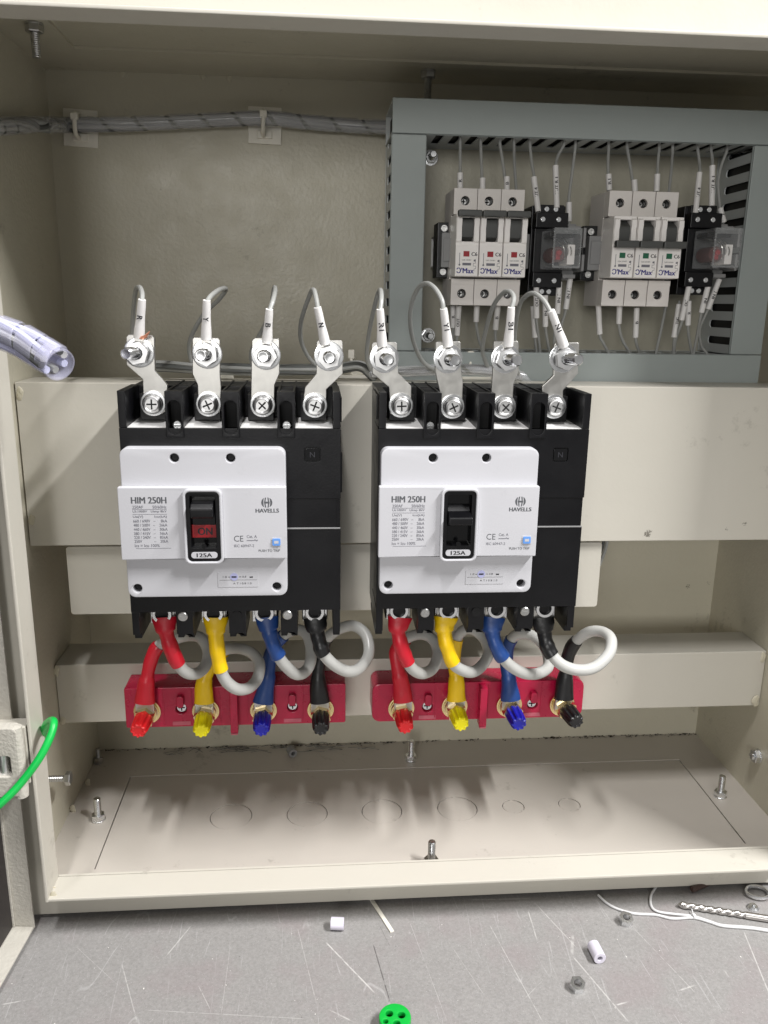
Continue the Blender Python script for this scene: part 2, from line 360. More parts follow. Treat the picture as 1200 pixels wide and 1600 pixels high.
obj("top_panel", MB().plate([(0, -200), (600, -200), (600, 0), (0, 0)], [rrect(39, 562, -170, -60, 1.0, 2)], 'z', 600, 602), "paint", cab)
obj("top_gland_plate", MB().plate(rrect(37, 565, -173, -57, 1.0, 2), [], 'z', 602.1, 604), "paint", cab)
mb = MB().plate([(-16, -16), (616, -16), (616, 616), (-16, 616)], [[(20, 16), (580, 16), (580, 580), (20, 580)]], 'y', -202, -200)
obj("front_flange", mb, "paint_smooth", cab)
# rolled lip standing forward round the opening
lo, hi = 20, 22.2
mb = MB().box(21, 579, -226, -202.1, 13.6, 16, .7); obj("lip", mb, "paint_smooth", cab)
obj("lip", MB().box(21, 579, -226, -202.1, 577, 579.4, .7), "paint_smooth", cab)
obj("lip", MB().box(20, 22.4, -226.3, -202.1, 13.4, 579.6, .7), "paint_smooth", cab)
obj("lip", MB().box(577.6, 580, -226.3, -202.1, 13.4, 579.6, .7), "paint_smooth", cab)
obj("bottom_skirt", MB().box(-16, 616, -200, -196, -16, -3), "paint_smooth", cab)
# welded cross members
obj("cross_panel", MB().box(1, 599, -135, -132.6, 248, 368, .8).box(1, 599, -132.4, -92, 365.4, 367.7), "paint_smooth", cab)
obj("support_rail", MB().box(.5, 599.5, -105, -102.6, 86.8, 138.6, .9).box(.5, 599.5, -102.4, -62, 136, 138.3), "paint_smooth", cab)
obj("breaker_plate", MB().plate(rrect(25, 435.5, 192, 246, 2.5), [], 'y', -130.8, -128.2, .4), "paint_smooth", cab)
obj("gear_plate", MB().box(270, 568, -28, -26, 366, 567, .5), "gear_shaded_paint", cab)
def bead(p, s=3.5, seed=0):
    rnd = random.Random(seed); mb = MB()
    bmesh.ops.create_icosphere(mb.bm, subdivisions=3, radius=1, matrix=Matrix.Translation(Vector(p)) @ Matrix.Diagonal((s*.75, s*.22, s*rnd.uniform(1.1, 1.7), 1)))
    for v in mb.bm.verts: v.co.x += .14*s*math.sin(v.co.z*.7+seed); v.co.y *= 1; v.co.z += .05*s*math.sin(v.co.x*2+seed)
    return mb
for i, p in enumerate([(2, -106, 134), (3, -105, 89), (597, -105, 133), (595, -106, 92), (22, -214, 13.5), (25, -222, 15), (4, -135, 360), (4, -135, 268), (3, -100, 3), (5, -60, 2)] + [tuple(at(u, v, y=-.5)) for u, v in ((190, 112), (316, 116), (358, 119), (562, 124), (700, 1170), (880, 1158))]):
    obj("weld_bead", bead(p, 3.2 if i != 3 else 4.5, i), "weld", cab)
def bolt_up(p, d=(0, 0, 1), L_=15, r=3.0):
    mb = MB(); d = Vector(d); p = Vector(p)
    mb.cyl(p, d, r*1.95, 1.2, 20, .2); mb.hexa(p+d*1.1, d, r*3.4, 4.6, .3); mb.thread(p+d*5.6, d, r, L_); return mb
for (u, v) in ((154, 1281), (1125, 1244), (642, 1187)):
    q = at(u, v, z=0); obj("bolt", bolt_up(q), "zinc", cab)
q = at(674, 1345, z=3); obj("bolt", bolt_up((q.x, q.y, 0)), "zinc", cab)
q = at(155, 1190, z=0); obj("bolt", bolt_up((q.x, q.y-2, 0), (0, 0, 1), 9, 2.2), "zinc_dull", cab)
q = at(1186, 1181, x=600); obj("bolt", bolt_up((600, q.y, q.z), (-1, 0, 0), 2, 3.2), "zinc", cab)
q = at(76, 1217, x=3); obj("bolt", MB().thread((0, q.y, q.z), (1, 0, 0), 2.6, 16).hexa((16, q.y, q.z), (1, 0, 0), 9.5, 4), "zinc_dull", cab)
for (u, v) in ((53, 36), (669, 110)):
    q = at(u, v, z=600); obj("bolt", bolt_up((q.x, q.y, 600), (0, 0, -1), 15, 3.0), "zinc_dull", cab)
for (u, v) in ((673, 246), (669, 524), (1147, 242), (1148, 527)):
    q = at(u, v, y=-30); obj("bolt", MB().cyl((q.x, -28, q.z), (0, -1, 0), 6.0, 1.2).hexa((q.x, -29, q.z), (0, -1, 0), 8.5, 4.5).thread((q.x, -33, q.z), (0, -1, 0), 2.6, 14), "zinc", cab)
# door, open to the left of the enclosure, hinged on the front flange
A0 = Vector((-10.5, -213, 0)); ddir = Vector((-.085, -.9964, 0)).normalized(); dn = Vector((.9964, -.085, 0))
def dbox(s0, s1, n0, n1, z0, z1, bev=.5):
    mb = MB(); mb.box(s0, s1, n0, n1, z0, z1, bev)
    M = Matrix(((ddir.x, dn.x, 0, A0.x), (ddir.y, dn.y, 0, A0.y), (0, 0, 1, 0), (0, 0, 0, 1)))
    for v in mb.bm.verts: v.co = M @ v.co
    return mb
def join(a, b):
    me = bpy.data.meshes.new("tmp"); b.bm.to_mesh(me); a.bm.from_mesh(me); bpy.data.meshes.remove(me); b.bm.free(); return a
m1 = dbox(0, 625, 0, 1.6, -16, 616, .4)
for q in (dbox(-.3, 1.6, 1.7, 17.5, -16.2, 616.2), dbox(1.7, 623, 1.7, 17.3, -16.1, -14.2), dbox(1.7, 623, 1.7, 17.3, 614, 616.1), dbox(623.2, 625.2, 1.7, 17.5, -16.2, 616.2), dbox(1.7, 3.2, 1.7, 4.2, -14, 613)): join(m1, q)
bmesh.ops.recalc_face_normals(m1.bm, faces=m1.bm.faces)
door = obj("door", m1, "paint_coarse", cab)
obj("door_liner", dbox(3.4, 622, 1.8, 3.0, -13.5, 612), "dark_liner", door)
hz0, hz1 = at(25, 1240, y=-232).z, at(25, 1134, y=-232).z
mb = MB().plate(rrect(-40, 16.5, hz0, hz1, 3.5), [rrect(-32, at(16,1190,y=-236).x, hz0+15, hz1-20, 2.0)], 'y', -236, -227, .8)
mb.lathe((14.5, -231.5, hz0-3), (0, 0, 1), [(0, 1), (1, 4.2), (6, 4.6), (hz1-hz0-4, 4.6), (hz1-hz0+2, 4.2), (hz1-hz0+3, 1)], 18)
hinge = obj("hinge", mb, "paint_coarse", cab)
obj("hinge_pin", MB().cyl((at(4,1190,y=-231).x, -229, hz0+12), (0, 0, 1), 4.5, hz1-hz0-24, 20), "zinc", hinge)
obj("hinge_leaf", MB().box(-45, 19, -227, -214, hz0+4, hz1-4, .8), "paint_smooth", hinge)

# ------------------------------------------------------------------ slotted cable trunking round the gear plate
YB, YF = -28.2, -86.0
def slotted(mb, horiz, fixed, a, b, t, pitch=13.1, slot=6.0):
    # one side wall of a duct: solid foot at the back, fingers with slots between them, thin lip at the front
    y_foot, y_tip = YB-17, YF+1.0
    def bx(p, q, y0, y1):
        if horiz: mb.box(p, q, y1, y0, fixed-t/2, fixed+t/2)
        else: mb.box(fixed-t/2, fixed+t/2, y1, y0, p, q)
    bx(a, b, YB, y_foot); bx(a, b, y_tip, YF+.2); p = a
    while p < b:
        e = min(b, p+pitch-slot); bx(p, e, y_foot, y_tip)
        if e < b:
            for s_, c in ((e, 1), (min(b, e+slot), -1)):   # rounded slot roots
                for h in (0, 1):
                    q0, q1 = (s_, s_+c*(1.1-.6*h)); bx(min(q0, q1), max(q0, q1), y_foot, y_foot-.8*(h+1))
        p += pitch
DUCTS = [("top", True, 268, 570, 545.8, 569.5, "long grey trunking along the top of the gear plate"), ("bottom", True, 268, 570, 364.5, 389.2, "long grey trunking along the bottom of the gear plate"),
         ("left", False, 389.8, 545.2, 268, 293.4, "vertical grey trunking at the left side of the gear plate"), ("right", False, 389.8, 545.2, 543.6, 569.6, "vertical grey trunking at the right side of the gear plate")]
for nm, hor, a, b, c0, c1, lb in DUCTS:
    loc = ((a+b)/2, YB, c0) if hor else ((c0+c1)/2, YB, a)
    t = thing("cable_trunking", lb, "cable trunking", loc, "slotted grey trunking framing the gear plate")
    if hor: obj("base", MB().box(a, b, YB-1.6, YB, c0+.2, c1-.2), "duct_wall", t)
    else: obj("base", MB().box(c0+.2, c1-.2, YB-1.6, YB, a, b), "duct_wall", t)
    for f in (c0+1, c1-1):
        mb = MB(); slotted(mb, hor, f, a, b, .9); obj("slotted_wall", mb, "duct_wall", t)
    if hor: obj("shaded_bundle", MB().box(a+3, b-3, YF+4, YB-3, c0+3.2, c1-3.2, 3), "bundle_shade", t)  # one block for the duct's wires, added dark so the slots look shaded
    else: obj("shaded_bundle", MB().box(c0+3.2, c1-3.2, YF+4, YB-3, a+1, b-1, 3), "bundle_shade", t)
    if hor: obj("lid", MB().box(a, b, YF-2, YF, c0, c1, .8).box(a+.2, b-.2, YF, YF+1.2, c0-.3, c0+.3).box(a+.2, b-.2, YF, YF+1.2, c1-.3, c1+.3), "duct", t)
    else: obj("lid", MB().box(c0, c1, YF-2, YF, a, b, .8).box(c0-.3, c0+.3, YF, YF+1.2, a+.2, b-.2).box(c1-.3, c1+.3, YF, YF+1.2, a+.2, b-.2), "duct", t)

# ------------------------------------------------------------------ DIN rail and gear
t = thing("mounting_rail", "zinc rail the small breakers and relays clip onto", "rail", (425, -28.2, 466))
obj("rail", MB().box(307, 541, -30, -28.2, 453.5, 478.5).box(307, 541, -54, -30, 453.5, 455).box(307, 541, -54, -30, 477, 478.5).box(307, 541, -54, -52.8, 448.5, 453.4).box(307, 541, -54, -52.8, 478.6, 483.5), "zinc_dull", t)
def end_clamp(xl, wd, zc, label, wide=True, yf=-86):
    t = thing("end_clamp", label, "clamp", (xl+wd/2, -54, zc), "grey end clamps on the mounting rail")
    obj("base", MB().box(xl, xl+wd, yf+10, -54.2, zc-21, zc+20, .8), "black", t)
    obj("block", MB().box(xl+2.0, xl+wd-.3, yf, yf+10, zc-13.5, zc+12, .8).box(xl+3.5, xl+wd-1.5, yf-1.2, yf, zc-9, zc+8, .4), "clamp_grey", t)
    if wide:
        for dz in (-16.5, 15.5):
            obj("screw", MB().ring((xl+wd*.4, yf+10, zc+dz), (0, -1, 0), 1.5, 2.6, 2.4, 16).cyl((xl+wd*.4, yf+10, zc+dz), (0, -1, 0), 1.6, 1.0, 12), "zinc_dull", t)
xa = at(684, 390, y=-80).x; end_clamp(xa, 12, 466, "grey end clamp at the left end of the rail, left of the grey toggled breakers")
xa = at(830, 390, y=-85).x; end_clamp(366.8, 7.5, 466, "narrow grey end clamp between the red marked breakers and their relay", False, -90)
xa = at(912, 390, y=-80).x; end_clamp(xa, 13.5, 466, "grey end clamp left of the green marked breakers, touching their side")
end_clamp(484, 7.0, 467, "narrow grey end clamp between the green marked breakers and their relay", False, -90)

def mcb(x0, zb, up, label, k):
    t = thing("miniature_breaker", label, "circuit breaker", (x0+8.85, -54, zb+42), "single pole miniature breakers on the rail")
    g = .18; x1 = x0+17.7-g; x0 = x0+g; cx = (x0+x1)/2
    zt = zb+83.8
    obj("body", MB().box(x0, x1, -87, -54.2, zb, zt, .5), "mcb_grey", t)
    holes = [circ(cx-.4, zb+8.2+.6, 3.3, 20)]
    obj("terminal_cover", MB().plate([(x0, zb+.3), (x1, zb+.3), (x1, zb+19.5), (x0, zb+19.5)], holes, 'y', -98, -87.1, .35).box(x0+.02, x1-.02, -98.35, -98, zb+15.6, zb+19.5, .15), "mcb_grey", t)
    obj("terminal_cover", MB().plate([(x0, zb+65.2), (x1, zb+65.2), (x1, zt-.3), (x0, zt-.3)], [circ(cx-.2, zb+74.9, 3.2, 20)], 'y', -98, -87.1, .35), "mcb_grey", t)
    for z_ in (zb+8.8, zb+74.9):
        hs = MB().cyl((cx-.3, -87.05, z_), (0, -1, 0), 2.5, 3.0 if z_ > zb+20 else 1.0, 18, .3)
        obj("screw", hs, "zinc_dull", t)
        yq = -90.05 if z_ > zb+20 else -88.05
        obj("screw_recess", MB().box(cx-1.9, cx+1.3, yq-.25, yq+.1, z_-.4, z_+.4).box(cx-.7, cx+.1, yq-.25, yq+.1, z_-1.6, z_+1.6), "void", t)
        obj("terminal_hole", MB().ring((cx-.3, -87.05, z_), (0, -1, 0), 2.55, 3.15, 8.5, 18), "black", t)
    # nose with the toggle slot
    sx0, sx1, sz0, sz1 = cx-4.4, cx+4.4, zb+45.4, zb+61.8
    nose = MB().plate([(x0+.1, zb+20.8), (x1-.1, zb+20.8), (x1-.1, zb+64.4), (x0+.1, zb+64.4)], [[(sx0, sz0), (sx1, sz0), (sx1, sz1), (sx0, sz1)]], 'y', -112, -87.2, .5)
    obj("front_block", nose, "mcb_white", t)
    obj("label_plate", MB().box(x0+.3, x1-.3, -112.7, -112, zb+21.2, zb+42.4, .2), "mcb_white", t)
    obj("slot_back", MB().box(sx0+.05, sx1-.05, -104, -93.3, sz0+.05, sz1-.05), "handle_grey", t)
    # curved cheek each side of the slot
    for s_ in (-1, 1):
        xa_, xb_ = (x0+.4, sx0-.1) if s_ < 0 else (sx1+.1, x1-.4)
        obj("slot_cheek", MB().plate([(-112, sz0-1), (-112, sz1+1), (-113.6, sz1), (-113.9, sz1-4), (-113, sz1-7), (-113.6, sz0+4), (-113.2, sz0)], [], 'x', xa_, xb_, .2), "mcb_white", t)
    if up: zc0, zc1 = sz1+.2, sz1+4.6
    else: zc0, zc1 = sz0-3.6, sz0+1.4
    stem = MB().plate([(-104, sz0+.3), (-104, sz1-.3), (-111.5, sz1-1 if up else sz1-4.5), (-112.8, sz1-5 if up else sz1-9), (-111.5, sz0+3 if up else sz0+1)], [], 'x', sx0+.3, sx1-.3, .3)
    join(stem, MB().box(sx0+.8, sx1-.8, -117.5, -108.6, (zc0+zc1)/2-1.6, (zc0+zc1)/2+1.6, .3)); join(stem, MB().box(x0+.1, x1-.1, -121.5, -115.2, zc0, zc1, .9))
    obj("toggle", stem, "handle_grey", t)
    y = -112.7
    obj("status_flag", MB().box(cx-2.7, cx+1.7, y-.12, y, zb+34.8, zb+38.6), "print_red" if up else "print_green", t)
    text("C6", 4.2, 2.6, (cx+5.4, y, zb+36.6), "ink", t, .02)
    text("\u0186'Max", 12.6, 3.9, (cx-1.0, y, zb+25.0), "ink_blue", t, .02)
    obj("print_block", MB().box(cx-3.2, cx+3.2, y-.05, y, zb+28.6, zb+30.4), "ink_soft", t)
    text("C60N 230/400V", 7, .9, (cx-.2, y, zb+32.4), "ink", t)
    obj("print_line", MB().box(cx-5.6, cx-5.2, y-.05, y, zb+29, zb+37.4).cyl((cx-5.4, y-.05, zb+29.0), (0, 1, 0), .7, .05, 10), "ink_soft", t)
    zig = [(5.2, 32.6), (6.0, 31.6), (6.4, 32.8), (6.4, 30.2), (4.9, 30.2), (4.9, 28.2), (6.8, 28.2), (6.8, 26.4), (5.6, 26.4), (5.6, 24.6)]
    z_ = MB()
    for (a, b), (c, d) in zip(zig, zig[1:]): z_.box(cx+min(a, c)-.12, cx+max(a, c)+.12, y-.05, y, zb+min(b, d)-.12, zb+max(b, d)+.12)
    obj("circuit_mark", z_, "ink_soft", t)
    return t
LB1 = ["left breaker of the three with raised grey toggles and red flags", "middle breaker of the three with raised grey toggles and red flags", "right breaker of the three with raised grey toggles, next to the relay"]
LB2 = ["left breaker of the three with lowered toggles and green flags", "middle breaker of the three with lowered toggles and green flags", "right breaker of the three with lowered toggles, next to the right relay"]
for i in range(3): mcb(313.4+17.7*i, 424.6, True, LB1[i], i)
for i in range(3): mcb(430.4+17.9*i, 425.8, False, LB2[i], i)

def relay(u0, zc, label_s, label_r, dx=0):
    x0 = at(u0, 395, y=-100).x
    t = thing("relay_socket", label_s, "relay socket", (x0+12, -54, zc), "black relay sockets on the rail")
    mb = MB().box(x0, x0+26, -84, -54.2, zc-33, zc+33, .6)
    join(mb, MB().box(x0+.5, x0+25, -96, -84, zc+16, zc+27, .6)); join(mb, MB().box(x0+2.5, x0+23, -90, -84, zc+27, zc+33, .5))
    join(mb, MB().box(x0+.5, x0+23, -96, -84, zc-27, zc-16, .6)); join(mb, MB().box(x0+4, x0+22, -90, -84, zc-33, zc-27, .5)); join(mb, MB().box(x0+1, x0+24, -92, -84, zc-16, zc+16, .5))
    obj("body", mb, "black", t)
    for (dx_, dz, yy) in ((5.5, 22, -96), (17.5, 22, -96), (9.5, 29.8, -90), (16.5, 29.8, -90), (5, -22, -96), (17, -22, -96), (9.5, -30, -90), (15, -30, -90)):
        p = (x0+dx_, yy, zc+dz)
        obj("screw", MB().cyl(p, (0, -1, 0), 1.9, .8, 14, .2).box(p[0]-1.4, p[0]+1.4, yy-1.0, yy-.8, p[2]-.25, p[2]+.25), "zinc", t)
    obj("retainer", MB().box(x0+22, x0+34, -88, -54.2, zc+13, zc+20, .6).box(x0+22, x0+34, -88, -54.2, zc-21, zc-14, .6).box(x0+24.2, x0+35, -80, -54.2, zc-14, zc+13, .5)
        .box(x0+26, x0+36, -94, -88, zc+15, zc+18, .5).box(x0+24, x0+34, -94, -88, zc-20, zc-17, .5).box(x0+35, x0+37, -104, -70, zc+2, zc+16, .4).box(x0+35, x0+37, -104, -70, zc-15, zc-3, .4), "clamp_grey", t)
    r = thing("relay", label_r, "relay", (x0+18, -92, zc), "clear plug-in relays")
    a, b, yb, yf = x0+6, x0+27, -93, -126
    obj("case", MB().box(a, b, yf, yb, zc-14, zc+14, 1.0), "clear", r)
    obj("front_frame", MB().plate(rrect(a+.2, b-.2, zc-13.8, zc+13.8, 1), [rrect(a+1.4, b-1.4, zc-12.4, zc+9.6, 1)], 'y', yf-.6, yf-.1), "clear_grey", r)
    obj("pole_plate", MB().box(a+1.4, b-1.4, -112, -94, zc+8.4, zc+12, .4).box(a+2.6, a+5, yf+1.5, -112, zc+10.2, zc+11.6).box(b-6, b-3.6, yf+1.5, -112, zc+10.2, zc+11.6), "black", r)
    obj("coil", MB().cyl((a+6.5, -96, zc-4), (0, -1, 0), 5.5, 22, 20, .8), "relay_pink", r)
    obj("contact_frame", MB().box(b-7.5, b-2.0, -118, -96, zc-11, zc+3, .4), "mcb_white", r)
    obj("indicator", MB().cyl((a+6.4, -118, zc-3), (0, -1, 0), 2.1, 3.4, 14, .6).box(a+4.6, a+7.6, -120, -117, zc-8, zc-4, .3), "on_red", r)
    for q in range(3):
        pts = spline([(a+8+q*3.4, -100, zc+8), (a+7+q*3.2, -112, zc+6), (a+10+q*3, -119, zc+1-q), (a+12+q*2, -116, zc-7)], 5)
        obj("contact_spring", MB().tube(pts, .55, 6), "tinned", r)
    return x0
rx1 = relay(836, 466, "black relay socket right of the red marked breakers", "clear cube relay between the two breaker groups")
rx2 = relay(1077, 468.5, "black relay socket right of the green marked breakers", "clear cube relay beside the right vertical trunking")

# control wires with printed marker sleeves: (path px with depth, sleeve start/end index px, text, label)
CW = thing
def cwire(pts, sl, txt, label, grp, r=1.15, rs=2.2, m="wire_grey", ms="marker", tsz=2.2):
    P = [at(u, v, y=yy) for u, v, yy in pts]
    t = thing("control_wire", label, "wire", P[0], grp)
    obj("conductor", MB().tube(spline(P, 6), r, 8), m, t)
    if sl:
        a, b = at(sl[0][0], sl[0][1], y=sl[0][2]), at(sl[1][0], sl[1][1], y=sl[1][2])
        obj("marker_sleeve", MB().tube([a+(b-a)*i/6 for i in range(7)], rs, 12), ms, t)
        if txt:
            d = (b-a).normalized(); c = a+(b-a)*.5 + Vector((-.12, -1, .05)).normalized()*(rs+.05)
            rt = d if d.z < 0 else -d; up_ = Vector((0, -1, 0)).cross(rt) if False else rt.cross(Vector((0, 1, 0)))
            text(txt, min((b-a).length*.62, len(txt)*tsz*.85), tsz, c, "ink", t, .02, 0, nrm=(-.12, -1, .05), up=Vector((0, -1, 0)).cross(rt)*-1)
    return t
gT = "grey control wires above the gear"; gB = "grey control wires below the gear"
Y1, Y2 = -76, -86
TOPW = [
 ([(719,226,Y1),(719,250,-80),(719,300,Y2)], ((719,270,Y2),(719,296,Y2)), "R", "wire with short white sleeve into the first red marked breaker"),
 ([(751,224,Y1),(752,250,-80),(754,300,Y2)], ((754,278,Y2),(754,297,Y2)), "", "wire with short white sleeve into the second red marked breaker"),
 ([(781,224,Y1),(785,250,-80),(792,300,Y2)], ((792,276,Y2),(792,298,Y2)), "B", "wire with pinkish white sleeve into the third red marked breaker"),
 ([(803,224,Y1),(804,260,-66),(807,300,-62)], None, "", "bare grey wire running behind the third red marked breaker"),
 ([(828,226,Y1),(831,255,-80),(835,280,Y2),(841,335,-90)], ((834,277,-85),(841,331,-91)), "OUT 4", "wire with long printed sleeve slanting into the left relay socket"),
 ([(881,226,Y1),(871,246,-80),(868,270,Y2),(870,330,-88)], ((868,259,Y2),(870,325,-90)), "OUT R 1", "wire with the tallest printed sleeve above the left relay"),
 ([(899,228,Y1),(894,270,-78),(889,310,-80),(889,350,-82)], ((889,316,-82),(889,346,-82)), "", "wire with plain white sleeve at the right of the left relay"),
 ([(951,232,Y1),(950,255,-80),(951,300,Y2)], ((951,272,Y2),(952,297,Y2)), "R1", "wire with short white sleeve into the first green marked breaker"),
 ([(980,232,Y1),(984,255,-80),(991,300,Y2)], ((991,281,Y2),(992,299,Y2)), "", "wire with short white sleeve into the second green marked breaker"),
 ([(1030,232,Y1),(1028,255,-80),(1026,300,Y2)], ((1027,272,Y2),(1026,299,Y2)), "", "wire with plain cream sleeve into the third green marked breaker"),
 ([(1051,234,Y1),(1049,265,-66),(1045,302,-62)], None, "", "bare grey wire running behind the third green marked breaker"),
 ([(1090,232,Y1),(1093,255,-80),(1093,275,Y2),(1086,338,-90)], ((1093,270,-85),(1086,338,-91)), "OUT 4", "wire with long printed sleeve slanting left into the right relay socket"),
 ([(1111,234,Y1),(1113,250,-80),(1113,275,Y2),(1112,325,-88)], ((1113,259,Y2),(1112,322,-90)), "OUT R 1", "wire with upright printed sleeve above the right relay"),
 ([(1136,234,Y1),(1126,262,-80),(1122,290,-82),(1126,335,-82),(1131,349,-82)], ((1125,325,-83),(1131,347,-83)), "2", "wire curving down beside the right trunking to the right relay")]
for p, s_, tx, lb in TOPW: cwire([(p[0][0], p[0][1]-14, p[0][2])]+p, s_, tx, lb, gT)
BOTW = [
 ([(708,474,-80),(708,515,-78),(707,552,Y1)], ((708,478,-80),(708,512,-79)), "R", "left of the pair of sleeved wires under the first red marked breaker"),
 ([(717,474,-84),(714,525,-82),(712,552,Y1)], ((717,478,-84),(714,524,-82)), "OUT R", "right of the pair of sleeved wires under the first red marked breaker"),
 ([(745,474,-84),(744,503,-84),(748,530,-80),(756,552,Y1)], ((745,478,-84),(744,503,-84)), "", "wire with short sleeve under the second red marked breaker"),
 ([(778,474,-84),(774,515,-82),(775,535,-80),(782,552,Y1)], ((778,478,-84),(774,515,-82)), "B", "wire with slanting sleeve under the third red marked breaker"),
 ([(838,438,-90),(838,497,-88),(841,525,-82),(844,552,Y1)], ((838,441,-92),(838,497,-90)), "OUT R", "printed sleeve wire under the left corner of the left relay"),
 ([(834,480,-82),(836,528,-80),(838,552,Y1)], ((833,478,-83),(836,527,-81)), "", "white sleeve wire hanging lowest behind the left relay wires"),
 ([(852,458,-88),(852,510,-84),(859,552,Y1)], ((852,461,-90),(852,510,-86)), "IN R", "printed sleeve wire under the middle of the left relay"),
 ([(874,436,-90),(871,490,-88),(866,530,-82),(868,552,Y1)], ((874,440,-92),(871,490,-90)), "IN R", "printed sleeve wire under the right half of the left relay"),
 ([(891,430,-86),(884,484,-84),(877,510,-80),(874,552,Y1)], ((891,434,-87),(884,483,-86)), "IN N", "wide printed sleeve wire below the left relay retainer"),
 ([(935,474,-84),(937,522,-82),(942,535,-80),(951,552,Y1)], ((935,477,-84),(937,522,-82)), "", "long plain white sleeve wire under the first green marked breaker"),
 ([(968,474,-84),(967,506,-84),(972,530,-80),(984,552,Y1)], ((968,478,-84),(967,506,-84)), "", "short plain sleeve wire under the second green marked breaker"),
 ([(995,478,-84),(993,527,-82),(999,552,Y1)], ((995,481,-84),(993,527,-82)), "B", "dotted sleeve wire under the third green marked breaker"),
 ([(1041,476,-70),(1033,515,-74),(1025,552,Y1)], None, "", "bare grey wire slanting down right of the green marked breakers"),
 ([(1062,470,-80),(1054,527,-80),(1052,552,Y1)], ((1061,475,-82),(1053,527,-81)), "TUO", "printed sleeve wire furthest left under the right relay"),
 ([(1077,440,-92),(1066,500,-88),(1056,530,-80),(1053,552,Y1)], ((1077,445,-93),(1065,500,-89)), "OUT", "slanting printed sleeve wire crossing under the right relay"),
 ([(1076,465,-86),(1075,508,-84),(1077,530,-80),(1081,552,Y1)], ((1076,470,-87),(1075,508,-85)), "R", "upright sleeve wire behind the slanting one under the right relay"),
 ([(1107,440,-92),(1096,488,-88),(1090,520,-80),(1084,552,Y1)], ((1107,444,-93),(1096,488,-89)), "IN R", "printed sleeve wire under the right corner of the right relay"),
 ([(1125,432,-86),(1106,483,-84),(1093,515,-80),(1096,540,-76),(1104,552,Y1)], ((1124,436,-87),(1106,483,-85)), "IN N", "sleeve wire slanting under the right relay retainer, rightmost below")]
for p, s_, tx, lb in BOTW: cwire(p+[(p[-1][0]+1, p[-1][1]+12, p[-1][2])], s_, tx, lb, gB)

